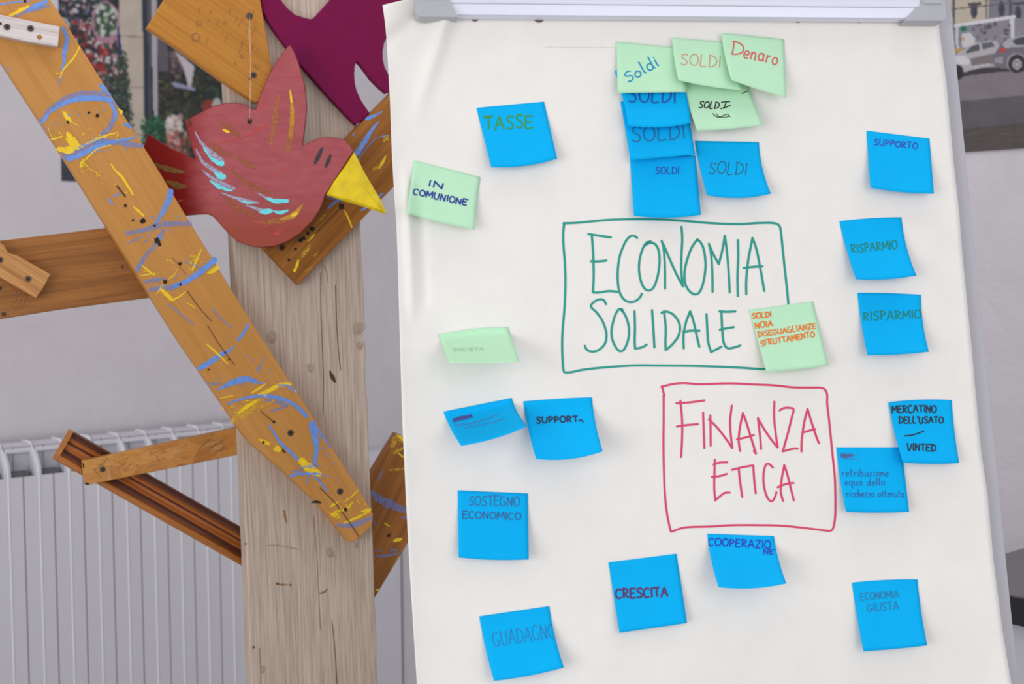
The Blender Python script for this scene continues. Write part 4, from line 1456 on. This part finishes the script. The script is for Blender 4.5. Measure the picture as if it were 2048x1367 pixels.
aR = EAS.uv(EAS.at(1969.5, 680, BC))[0]
aRt = EAS.uv(EAS.at(1903, 10, BC))[0]
aRb = EAS.uv(EAS.at(2036, 1360, BC))[0]
aR = (aR + aRt + aRb) / 3
bT = EAS.uv(EAS.at(1370, -40, BC))[1]
aL = EAS.uv(EAS.at(826, 15, BC))[0]
bB = bT - 1.0
RW = 0.024
tag(lean_box('board_panel', aL + RW, aR - RW, bB + 0.02, bT - 0.01, BC - 0.014, BC - 0.001, M['board_face']), 'grey board')
lean_box('side_rail', aR - RW, aR, bB, bT, BC - 0.018, BC, M['board_rail'], 0.002)
lean_box('side_rail', aL, aL + RW, bB, bT, BC - 0.018, BC, M['board_rail'], 0.002)
lean_box('bottom_rail', aL + RW, aR - RW, bB, bB + 0.02, BC - 0.018, BC + 0.012, M['board_rail'], 0.002)
for a in (aL + 0.05, aR - 0.05):
    top = EAS.pt(a, bB + 0.25, BC - 0.030)
    d = -EAS.v
    t = (top.z - 0.0) / -d.z
    mb = MB()
    mb.tube([top, top + d * t], 0.011, M['leg_metal'], 14)
    mb.build('leg', Matrix.Translation(top), easel, smooth=True)
top = EAS.pt((aL + aR) / 2, bT - 0.06, BC - 0.03)
hd = Vector((-en.x, -en.y, 0)).normalized()
mb = MB()
mb.tube([top, Vector((top.x, top.y, 0)) + hd * 0.42], 0.011, M['leg_metal'], 14)
mb.build('leg', Matrix.Translation(top), easel, smooth=True)

# clamp bar: aluminium profile between two grey plastic caps
bb0 = EAS.uv(EAS.at(1370, 35.5, 0.014))[1]
bb1 = EAS.uv(EAS.at(1370, 9.5, 0.018))[1]
prof = [(bb0, 0.004), (bb0, 0.0125), (bb0 + 0.0015, 0.0145), (bb1 - 0.001, 0.0165), (bb1, 0.0178), (bb1 + 0.0016, 0.0178), (bb1 + 0.0026, 0.0166), (bb1 + 0.014, 0.0175), (bb1 + 0.022, 0.0150), (bb1 + 0.026, 0.009), (bb1 + 0.026, 0.004)]


def bar_profile(a0, a1, slant0, slant1, grow, mat, name):
    mb = MB()
    n = len(prof)
    v = []
    for a, s in ((a0, slant0), (a1, slant1)):
        for b, c in prof:
            v.append(EAS.pt(a + s * (b - bb0), b + (0 if b > bb0 + 0.002 else -grow), c + (grow if c > 0.005 else 0)))
    mb.add(v, [(i, n + i, n + (i + 1) % n, (i + 1) % n) for i in range(n)] + [tuple(range(n)), tuple(range(2 * n - 1, n - 1, -1))], mat)
    return mb.build(name, frame_matrix(EAS.pt((a0 + a1) / 2, bb0, 0.008), EAS.u, EAS.n), easel, bevel=0.0004)


xl = EAS.uv(EAS.at(917, 36, 0.014))[0]
xr = EAS.uv(EAS.at(1809, 40, 0.014))[0]
xl2 = EAS.uv(EAS.at(905, 8, 0.017))[0]
sl = (xl2 - xl) / (bb1 - bb0)
xr2 = EAS.uv(EAS.at(1832, 8, 0.017))[0]
sr = (xr2 - xr) / (bb1 - bb0)
tag(bar_profile(xl - 0.02, xr + 0.02, 0, 0, 0.0, M['alu'], 'clamp_bar'), 'silver aluminium clamp bar')


def cap(px_out, px_in, slant, sgn):
    """rounded plastic end piece, slightly larger than the bar, its inner edge cut on the slant"""
    ao = EAS.uv(EAS.at(px_out, 20, 0.018))[0]
    ai = EAS.uv(EAS.at(px_in, 36, 0.018))[0]
    g = 0.0016
    lo, hi = bb0 - 0.0035, bb1 + 0.030
    R_ = 0.0065
    out = []
    for i in range(7):
        t = math.pi / 2 * i / 6
        out.append((ao - sgn * (R_ - R_ * math.sin(t)), lo + R_ - R_ * math.cos(t)))
    out.append((ao, hi))
    out.append((ai + slant * (hi - lo), hi))
    out.append((ai, lo))
    n = len(out)
    mb = MB()
    f = [EAS.pt(a, b, 0.0185 + g) for a, b in out]
    k = [EAS.pt(a, b, 0.0025) for a, b in out]
    area = sum(out[i][0] * out[(i + 1) % n][1] - out[(i + 1) % n][0] * out[i][1] for i in range(n))
    if area < 0:
        f.reverse(); k.reverse()
    mb.add(f + k, [tuple(range(n)), tuple(range(2 * n - 1, n - 1, -1))] + [(i, n + i, n + (i + 1) % n, (i + 1) % n) for i in range(n)], M['cap'])
    # raised ledge along the upper half
    b0 = bb1 + 0.0025
    a0, a1 = sorted((ao - sgn * 0.004, ai + slant * (b0 - lo) + sgn * 0.003))
    mb.box(EAS.pt(a0, b0 + 0.0005, 0.0185 + g), EAS.u * (a1 - a0), EAS.v * 0.008, EAS.n * 0.0012, M['cap'])
    return mb.build('end_cap', frame_matrix(EAS.pt(ao, lo, 0.01), EAS.u, EAS.n), easel, bevel=0.0012)


tag(cap(831, 917, sl, -1), 'grey plastic end cap')
tag(cap(1889, 1808, sr, 1), 'grey plastic end cap')

# the paper sheet
Lp = [(-30, 764), (10, 765), (45, 770), (75, 773), (130, 776), (200, 780), (300, 783.5), (380, 788), (450, 793), (520, 795.5), (690, 800), (850, 805), (1000, 812), (1150, 820), (1260, 827), (1367, 834), (1560, 847)]
Rp = [(-30, 1868), (45, 1877), (85, 1882), (170, 1893.5), (222, 1898), (330, 1908), (420, 1918), (510, 1925), (580, 1932), (690, 1943), (780, 1951), (907, 1963), (990, 1975.5), (1120, 1987), (1265, 2006), (1367, 2023), (1560, 2050)]


def interp(tab, y):
    for (ya, xa), (yb, xb) in zip(tab, tab[1:]):
        if y <= yb: return xa + (xb - xa) * (y - ya) / (yb - ya)
    return tab[-1][1]


pad = empty('paper_sheet', EAS.at(1370, 20, 0.0))
tag(pad, 'large white flip chart sheet with green and red headings, clamped to the easel', 'paper sheet')
NXp, NYp = 150, 170
mb = MB()
verts = []
for j in range(NYp + 1):
    for i in range(NXp + 1):
        s, t = i / NXp, j / NYp
        s = s ** 1.35                                      # finer towards the curling left edge
        top = 10 - 16 * min(1.0, s / 0.06)
        y = top + (1560 - top) * t ** 1.08
        xl_, xr_ = interp(Lp, y), interp(Rp, y)
        px = xl_ + (xr_ - xl_) * s
        verts.append(SURF.at(px, y))
W1 = NXp + 1
faces = [(j * W1 + i, (j + 1) * W1 + i, (j + 1) * W1 + i + 1, j * W1 + i + 1) for j in range(NYp) for i in range(NXp)]
mb.add(verts, faces, M['flip_paper'])
PM = frame_matrix(EAS.at(1370, 683), EAS.u, EAS.n)
sh = mb.build('top_sheet', PM, pad, smooth=True)
so = sh.modifiers.new('thickness', 'SOLIDIFY')
so.thickness, so.offset = 0.0002, -1
mb = MB()
a0, a1 = EAS.uv(EAS.at(850, 700))[0], EAS.uv(EAS.at(1925, 700))[0]
b1_, b0_ = EAS.uv(EAS.at(1370, -5))[1], EAS.uv(EAS.at(1370, 1540))[1]
mb.box(EAS.pt(a0, b0_, BC + 0.001), EAS.u * (a1 - a0), EAS.v * (b1_ - b0_), EAS.n * 0.0085, M['flip_paper'])
mb.build('sheet_stack', PM, pad)


def on_paper(c):
    return lambda px, py: SURF.at(px, py, c)


for cx, cy, r in ((950, 33, 10), (1078, 34.5, 11), (1596, 36, 9.5), (1718, 36.5, 9)):
    mb = MB()
    blob(mb, cx, cy, r, on_paper(0.00035), M['punch'], 20, 0.0)
    mb.build('punched_hole', PM, pad)
mb = MB()
x = 1090.0
while x < 1228:
    pen(mb, [(x, 94.2 + (x - 1090) * 0.003), (x + 2.2, 94.2 + (x - 1090) * 0.003)], 0.8, on_paper(0.0003), ink((196, 190, 190)))
    x += 4.2
mb.build('perforation', PM, pad)

TEAL, RASP = (20, 152, 136), (218, 62, 104)


def heading(name, label, strokes, ox, oy, k, w, color):
    mb = MB()
    for i, s in enumerate(strokes):
        pen(mb, [(ox + a / k, oy + b / k) for a, b in s], w, on_paper(0.0003 + 0.00001 * (i % 7)), ink(color))
    o = mb.build(name, PM, pad)
    tag(o, label)


GREEN = [
    [(92, 90), (180, 86), (300, 75), (400, 66), (560, 62), (760, 64), (900, 72), (1050, 85), (1180, 93), (1300, 95), (1420, 88), (1510, 87), (1550, 95), (1570, 115), (1580, 180), (1590, 280), (1605, 420), (1618, 540), (1628, 645), (1634, 700)],
    [(98, 88), (90, 160), (92, 240), (100, 340), (105, 460), (104, 560), (98, 680), (86, 820), (83, 920), (86, 1020), (92, 1092), (105, 1108), (150, 1105), (220, 1090), (350, 1075), (560, 1060), (760, 1060), (960, 1062), (1150, 1068), (1300, 1075), (1420, 1083), (1500, 1084)],
    [(96, 95), (92, 130), (90, 165)],
    [(263, 163), (340, 175), (418, 186)], [(285, 165), (295, 300), (298, 450), (293, 558)], [(293, 560), (330, 562), (400, 552), (463, 557)], [(280, 348), (330, 349), (388, 343)],
    [(595, 190), (575, 175), (545, 180), (510, 225), (475, 320), (462, 430), (468, 530), (490, 590), (525, 622), (570, 625), (610, 600), (628, 567)],
    [(690, 215), (660, 220), (630, 270), (610, 350), (610, 430), (630, 510), (665, 547), (705, 530), (735, 450), (748, 350), (740, 270), (715, 230), (680, 222), (650, 240)],
    [(762, 210), (775, 255), (783, 360), (785, 450), (785, 537)], [(775, 235), (820, 340), (870, 450), (910, 522)], [(898, 115), (903, 200), (898, 300), (897, 420), (908, 522)],
    [(1005, 200), (965, 260), (930, 360), (918, 440), (930, 520), (975, 570), (1015, 565), (1045, 500), (1062, 380), (1050, 270), (1025, 215), (1002, 202)],
    [(1085, 230), (1100, 300), (1108, 430), (1110, 558)], [(1085, 232), (1115, 300), (1152, 367)], [(1152, 367), (1175, 280), (1193, 178)], [(1193, 175), (1205, 260), (1218, 400), (1227, 563)],
    [(1283, 205), (1285, 320), (1280, 450), (1282, 588)],
    [(1340, 572), (1340, 480), (1352, 350), (1382, 190)], [(1382, 190), (1410, 270), (1440, 420), (1463, 553)], [(1322, 393), (1400, 385), (1453, 383)],
    [(382, 640), (365, 612), (330, 610), (290, 635), (280, 660), (320, 700), (360, 760), (385, 840), (375, 910), (330, 955), (285, 965), (250, 950), (237, 922)],
    [(495, 680), (470, 675), (440, 730), (420, 820), (428, 890), (460, 950), (488, 962), (515, 935), (538, 860), (535, 780), (510, 710), (480, 675)],
    [(577, 690), (580, 800), (578, 900), (582, 945)], [(582, 945), (630, 935), (662, 915)], [(697, 683), (705, 800), (713, 938)],
    [(778, 690), (790, 800), (788, 900), (790, 957)], [(762, 700), (800, 692), (850, 720), (885, 780), (880, 850), (840, 910), (790, 955)],
    [(913, 942), (912, 850), (930, 760), (957, 690)], [(957, 690), (980, 760), (1000, 850), (1020, 933)], [(910, 832), (960, 822), (1023, 823)],
    [(1068, 710), (1073, 800), (1080, 900), (1100, 968)], [(1100, 968), (1135, 950), (1173, 930)],
    [(1158, 690), (1210, 693), (1268, 690)], [(1170, 695), (1175, 800), (1185, 900), (1210, 940), (1250, 938), (1302, 922)], [(1160, 815), (1210, 805), (1257, 797)],
]
RED_ = [
    [(92, 133), (180, 112), (270, 103), (400, 112), (640, 106), (850, 115), (1000, 122), (1150, 138), (1300, 140), (1380, 142), (1410, 160), (1425, 200), (1425, 270), (1440, 400), (1455, 550), (1470, 700), (1485, 850), (1490, 1000),
     (1490, 1150), (1480, 1240), (1465, 1280), (1440, 1290), (1350, 1280), (1200, 1262), (1050, 1248), (850, 1244), (650, 1245), (480, 1255), (350, 1258), (270, 1265), (220, 1280), (168, 1298)],
    [(97, 130), (106, 170), (118, 208)], [(110, 195), (110, 400), (108, 600), (112, 800), (120, 1000), (140, 1170), (168, 1298)],
    [(213, 265), (320, 258), (440, 242)], [(245, 245), (258, 400), (258, 550), (250, 700)], [(217, 452), (300, 440), (390, 433)],
    [(427, 342), (432, 480), (437, 628)],
    [(485, 363), (487, 480), (488, 610)], [(473, 395), (540, 460), (610, 550), (663, 628)], [(658, 285), (645, 400), (648, 500), (663, 628)],
    [(725, 648), (713, 560), (725, 450), (747, 345)], [(747, 345), (775, 420), (815, 550), (853, 672)], [(835, 648), (853, 672)], [(700, 555), (770, 540), (838, 520)],
    [(893, 632), (885, 530), (868, 385)], [(868, 385), (910, 460), (970, 550), (1027, 622)], [(1000, 253), (998, 380), (1010, 500), (1027, 622)],
    [(1043, 322), (1080, 303), (1130, 303), (1155, 315), (1140, 380), (1110, 500), (1068, 652)], [(1068, 652), (1110, 640), (1160, 628), (1193, 630)],
    [(1218, 652), (1220, 560), (1240, 420), (1267, 312)], [(1267, 312), (1300, 420), (1340, 540), (1360, 588)], [(1230, 500), (1280, 485), (1332, 472)],
    [(522, 718), (518, 850), (517, 950), (525, 1045)], [(525, 1045), (560, 1015), (600, 985), (645, 983)], [(512, 757), (560, 742), (625, 740)], [(497, 858), (560, 850), (620, 832)],
    [(660, 800), (740, 780), (825, 765)], [(713, 790), (725, 900), (742, 1020)], [(830, 765), (838, 880), (850, 990)],
    [(988, 782), (960, 755), (935, 755), (918, 800), (912, 870), (920, 950), (945, 1025), (975, 1053), (1000, 1030), (1018, 975)],
    [(1070, 1048), (1052, 980), (1058, 880), (1080, 762)], [(1080, 762), (1105, 840), (1135, 960), (1157, 1048)], [(1027, 940), (1090, 915), (1157, 905)],
]
heading('heading', 'green framed heading in tall capitals', GREEN, 1100, 420, 3.413, 4.6, TEAL)
heading('heading', 'red framed heading in tall capitals', RED_, 1300, 740, 4.02, 4.3, RASP)

# ------------------------------------------------------------------ sticky notes
class Note:
    def __init__(self, TL, TR, BR, BL, lift, base=(0.0008, 0.0008), p=1.5, bows=(0, 0, 0, 0), flat=0.14):
        self.q, self.lift, self.base, self.p, self.bows, self.flat = (TL, TR, BR, BL), lift if isinstance(lift, tuple) else (lift, lift), base, p, bows, flat

    def px(self, s, t):
        TL, TR, BR, BL = self.q
        top, bot, lft, rgt = self.bows
        x = (TL[0] * (1 - s) + TR[0] * s) * (1 - t) + (BL[0] * (1 - s) + BR[0] * s) * t
        y = (TL[1] * (1 - s) + TR[1] * s) * (1 - t) + (BL[1] * (1 - s) + BR[1] * s) * t
        k = 4 * s * (1 - s)
        y += k * (top * (1 - t) + bot * t)
        kk = 4 * t * (1 - t)
        x += kk * (lft * (1 - s) + rgt * s)
        return x, y

    def c(self, s, t, px, py):
        u = max(0.0, t - self.flat) / (1 - self.flat)
        return paper_c(px, py) + self.base[0] * (1 - s) + self.base[1] * s + (self.lift[0] * (1 - s) + self.lift[1] * s) * u ** self.p

    def pos(self, s, t, extra=0.0):
        px, py = self.px(s, t)
        return EAS.at(px, py, self.c(s, t, px, py) + extra)

    def st(self, px, py):
        """inverse of px() by Newton steps"""
        s = t = 0.5
        for _ in range(14):
            x, y = self.px(s, t)
            ex, ey = px - x, py - y
            if abs(ex) + abs(ey) < 0.01: break
            h = 1e-3
            xs, ys = self.px(s + h, t)
            xt, yt = self.px(s, t + h)
            a, b, c, d = (xs - x) / h, (xt - x) / h, (ys - y) / h, (yt - y) / h
            det = a * d - b * c or 1e-9
            s += (ex * d - ey * b) / det
            t += (ey * a - ex * c) / det
        return s, t

    def place(self, extra):
        def f(px, py):
            s, t = self.st(px, py)
            return self.pos(min(1, max(0, s)), min(1, max(0, t)), extra)
        return f


def sticky(mat, label, note, texts=(), raw=(), group='sticky notes on the flip chart sheet'):
    o = note.pos(0.5, 0.0)
    root = empty('sticky_note', o)
    tag(root, label, 'sticky note', group)
    N_ = 16
    mb = MB()
    mb.add([note.pos(i / N_, j / N_) for j in range(N_ + 1) for i in range(N_ + 1)],
           [(j * (N_ + 1) + i, (j + 1) * (N_ + 1) + i, (j + 1) * (N_ + 1) + i + 1, j * (N_ + 1) + i + 1) for j in range(N_) for i in range(N_)], mat)
    x = note.pos(1, 0) - note.pos(0, 0)
    Mx = frame_matrix(o, x, EAS.n)
    lf = mb.build('paper', Mx, root, smooth=True)
    so = lf.modifiers.new('thickness', 'SOLIDIFY')
    so.thickness, so.offset = 0.00015, -1
    mb = MB()
    n = 0
    for txt, p0, p1, h, w, c, *rest in texts:
        for s in letter_strokes(txt, p0, p1, h, *(rest or ())):
            pen(mb, s, w, note.place(0.0003 + 0.00001 * (n % 9)), ink(c))
            n += 1
    for pts, w, c in raw:
        pen(mb, pts, w, note.place(0.0003 + 0.00001 * (n % 9)), ink(c))
        n += 1
    if n: mb.build('handwriting', Mx, root)
    return root


G, Bl = M['note_green'], M['note_blue']
# -- the cluster at the top
sticky(Bl, 'blue sticky note at the foot of the tall overlapping column, small dark blue writing', Note((1259, 304), (1391, 311), (1402, 429), (1268, 431), 0.010, bows=(0, 5, 0, 0)),
       [('SOLDI', (1311, 347), (1358, 348), 14, 2.0, (30, 72, 176))])
sticky(G, 'green sticky note with small black writing, tucked under the three green ones', Note((1352, 140), (1484, 142), (1527, 250), (1394, 261), 0.016, bows=(0, 2, 0, 0)),
       [('SOLD', (1397, 216), (1437, 217), 13, 2.4, (40, 44, 40), 0.25)],
       [([(1453, 203), (1450, 210), (1447, 217)], 2.4, (40, 44, 40)), ([(1443, 204.5), (1451, 203), (1460, 203)], 2.2, (40, 44, 40)), ([(1441, 217), (1450, 215), (1461, 210)], 2.2, (40, 44, 40)), ([(1426, 227), (1431, 232), (1438, 234), (1446, 231), (1454, 228), (1460, 233)], 1.6, (50, 60, 50)), ([(1432, 227), (1437, 232), (1442, 234), (1450, 234), (1461, 232)], 1.4, (50, 60, 50)), ([(1484, 187), (1490, 184), (1497, 182)], 1.8, (60, 70, 60))])
sticky(Bl, 'blue sticky note with grey-green capitals, above the lowest of the column', Note((1241, 203), (1371, 198), (1391, 309), (1261, 320), 0.010, (0.0018, 0.0018), bows=(0, 0, 0, 0)),
       [('SOLDI', (1264, 283), (1371, 277), 31, 3.0, (24, 118, 164))])
sticky(Bl, 'blue sticky note with large dark blue capitals, partly under the green one', Note((1229, 141), (1362, 138), (1382, 246), (1256, 251), (0.015, 0.013), (0.002, 0.002), bows=(0, 6, 3, 2)),
       [('SOLDI', (1257, 205), (1352, 206), 31, 3.8, (0, 98, 186))])
sticky(Bl, 'blue sticky note with thin grey capitals, right of the column foot', Note((1390, 281.5), (1518, 284), (1542, 387), (1414, 390), (0.014, 0.012), bows=(0, 7, -2, -5)),
       [('SOLDI', (1417, 347), (1493, 349), 24, 1.8, (44, 88, 116), 0.1)])
sticky(G, 'green sticky note with slanted blue lower-case word at the top left of the cluster', Note((1233, 83), (1366, 96), (1372, 184), (1235, 186), 0.009, (0.003, 0.003)),
       [('S', (1256, 165), (1270, 157), 19, 2.8, (0, 146, 190)), ('oldi', (1273, 156), (1319, 130), 25, 2.8, (0, 146, 190))])
sticky(G, 'green sticky note with thin orange capitals, middle of the top row', Note((1344, 75), (1473, 86), (1484, 180), (1357, 160), 0.013, (0.0055, 0.002), bows=(0, 3, -2, 0)),
       [('SOLDI', (1361, 129), (1441, 135), 23, 1.8, (216, 142, 112))])
sticky(G, 'green sticky note with a red rounded word, right of the top row', Note((1443, 65.5), (1568, 78), (1573, 196), (1463, 160), 0.016, (0.006, 0.001), bows=(0, 1, -3, 0)),
       [('D', (1462, 108), (1486, 112), 27, 2.8, (216, 98, 92)), ('enaro', (1486, 114), (1554, 130), 28, 2.8, (216, 98, 92))])
# -- left side
sticky(Bl, 'blue sticky note with green crayon capitals, upper left of the sheet', Note((953, 215.5), (1088, 203), (1114.5, 317), (982.5, 334), (0.012, 0.010), bows=(0, 6, 0, 0)),
       [('TASSE', (970, 259), (1066, 255), 26, 3.4, (52, 150, 66))], [([(968, 235), (985, 233)], 3, (52, 150, 66))])
sticky(G, 'green sticky note with navy capitals in two lines, at the left edge', Note((828, 320), (961, 354), (950, 459), (813, 426), (0.014, 0.010), bows=(0, 2, 0, -2)),
       [('IN', (856, 371), (886, 378), 12, 3.2, (38, 56, 150)), ('COMUNIONE', (826, 388), (933, 411), 12, 3.0, (38, 56, 150))])
sticky(G, 'green sticky note curled up strongly, faint writing, alone at the left', Note((876, 668.5), (1016, 653.6), (1040, 723), (898, 724.5), 0.060, p=1.15, bows=(-4, 2, 0, 0), flat=0.2),
       [('SOCIETA', (905, 702), (968, 700), 6, 1.3, (150, 196, 160))])
sticky(Bl, 'blue sticky note curled up strongly, with a crossed-out purple word', Note((887, 822.6), (1023.5, 795), (1055, 852), (922, 891), (0.048, 0.052), p=1.15, bows=(0, 5, -3, -4), flat=0.18),
       (), [([(906 + i * 2.4, 842 - i * 0.62 + (-5 if i % 2 else 3)) for i in range(17)], 2.4, (70, 74, 160)),
            ([(908, 852), (914, 848), (920, 851), (926, 846), (932, 849), (938, 845), (944, 847), (950, 842), (958, 843), (966, 838), (974, 838), (984, 833), (998, 829)], 1.6, (70, 112, 186)),
            ([(930, 856), (938, 852), (946, 854), (954, 849), (964, 850), (974, 845), (986, 845), (996, 840), (1010, 837)], 1.6, (70, 112, 186)),
            ([(906, 838), (924, 832), (946, 834)], 2.4, (70, 74, 160))])
sticky(Bl, 'blue sticky note with bold black capitals, right beside the curled blue one', Note((1046.5, 802), (1183.7, 793.6), (1205.6, 902), (1072, 917), 0.034, p=1.3, bows=(-1, 8, -2, -3)),
       [('SUPPORT', (1073, 846), (1156, 843), 12, 3.2, (22, 44, 84))], [([(1158, 841), (1162, 839), (1167, 844)], 3.0, (22, 44, 84))])
sticky(Bl, 'blue sticky note with two lines of thin capitals, lower left, hanging straight', Note((915.5, 980), (1055.6, 986), (1057.7, 1118), (917, 1114), 0.012, bows=(0, 3, 0, 0)),
       [('SOSTEGNO', (938, 1010), (1039, 1012), 19, 2.0, (52, 96, 150)), ('ECONOMICO', (925, 1036), (1042, 1039), 14, 2.2, (46, 92, 150))])
sticky(Bl, 'blue sticky note in the bottom left corner, faint pencil-thin capitals', Note((958.6, 1232), (1098.5, 1211), (1128, 1334), (988, 1361), 0.016, bows=(0, 3, -2, -3)),
       [('GUADAGNO', (988, 1293), (1112, 1274), 30, 1.6, (34, 116, 180))])
# -- bottom and right side
sticky(Bl, 'blue sticky note with bold purple capitals, bottom middle', Note((1217, 1124), (1353, 1106.6), (1374.4, 1245), (1239, 1265), 0.008),
       [('CRESCITA', (1232, 1197), (1336, 1192), 19, 4.2, (78, 52, 112))])
sticky(Bl, 'blue sticky note directly below the red heading frame, dark blue capitals', Note((1414.5, 1066.6), (1548, 1071.5), (1573, 1166), (1437, 1173.5), 0.040, p=1.25, bows=(0, 6, -3, -3)),
       [('COOPERAZIO', (1417, 1090), (1541, 1096), 15, 2.8, (0, 62, 190)), ('NE', (1527, 1107), (1547, 1108), 10, 2.4, (0, 62, 190))])
sticky(Bl, 'blue sticky note in the bottom right corner, two faint lines', Note((1704, 1164.6), (1835, 1158), (1854.7, 1290), (1727, 1302), 0.012, bows=(-2, 1, -1, -2)),
       [('ECONOMIA', (1722, 1200), (1798, 1194), 14, 2.0, (20, 126, 180)), ('GIUSTA', (1735, 1223), (1798, 1218), 16, 2.0, (20, 126, 180))])
sticky(Bl, 'blue sticky note in the upper right corner, violet capitals along its top', Note((1733, 261), (1859, 277), (1868, 387), (1741, 375), 0.012, bows=(0, 3, 0, 0)),
       [('SUPPORTO', (1748, 289), (1835, 298), 12, 2.2, (44, 70, 190))])
sticky(Bl, 'blue sticky note with green capitals, upper of the two on the right', Note((1679, 442), (1803, 434), (1833, 550.5), (1712, 558), 0.016, bows=(-2, 4, -2, -5)),
       [('RISPARMIO', (1703, 505), (1795, 497), 17, 2.4, (0, 132, 126))])
sticky(Bl, 'blue sticky note with green capitals, lower of the two on the right', Note((1715, 585), (1842, 589), (1858, 703), (1735, 710), 0.014, bows=(-1, 2, -2, -4)),
       [('RISPARMIO', (1727, 641), (1843, 636), 17, 2.6, (0, 132, 126))])
sticky(Bl, 'blue sticky note with cursive lines, its corner under the black-lettered one', Note((1673, 894), (1803, 894), (1818.5, 1022.5), (1692, 1022.5), 0.010, bows=(0, 2, -2, 0)),
       [('retribuzione', (1684, 952), (1777, 952), 16, 1.5, (36, 92, 160)), ('equa della', (1690, 970), (1770, 970), 15, 1.5, (36, 92, 160)), ('ricchezza ottenuta', (1693, 993), (1808, 993), 15, 1.5, (36, 92, 160))],
       [([(1681 + i * 2.2, 911 + (-4 if i % 2 else 3)) for i in range(12)], 1.5, (84, 84, 150)), ([(1684, 914), (1700, 917), (1718, 917)], 1.4, (84, 84, 150)), ([(1684, 906), (1700, 910), (1716, 909)], 1.4, (84, 84, 150))])
sticky(Bl, 'blue sticky note with black marker lettering and a dash, by the right edge', Note((1777, 804), (1903.5, 799.5), (1918.7, 925.5), (1805.5, 924.5), (0.012, 0.009), (0.002, 0.001), bows=(-3, 2, -2, -2)),
       [('MERCATINO', (1784, 825), (1873, 824), 14, 2.8, (24, 44, 66)), ("DELL'USATO", (1798, 846), (1887, 846), 13, 2.8, (24, 44, 66)), ('VINTED', (1814, 900), (1872, 902), 14, 2.8, (24, 44, 66))],
       [([(1810, 871), (1822, 870), (1836, 866), (1848, 861)], 2.8, (24, 44, 66))])
sticky(G, 'green sticky note with four orange lines, over the corner of the green heading frame', Note((1498, 619), (1626, 602), (1657, 730.6), (1533, 744.6), 0.012, bows=(0, 1, 0, 0)),
       [('SOLDI', (1505, 637), (1543, 633), 11, 2.5, (236, 124, 24)), ('NOIA', (1511, 657), (1546, 652), 12, 2.5, (236, 124, 24)), ('DISEGUAGLIANZE', (1517, 674), (1632, 656), 11, 2.3, (236, 124, 24)), ('SFRUTTAMENTO', (1522, 692), (1630, 673), 11, 2.4, (236, 124, 24))])
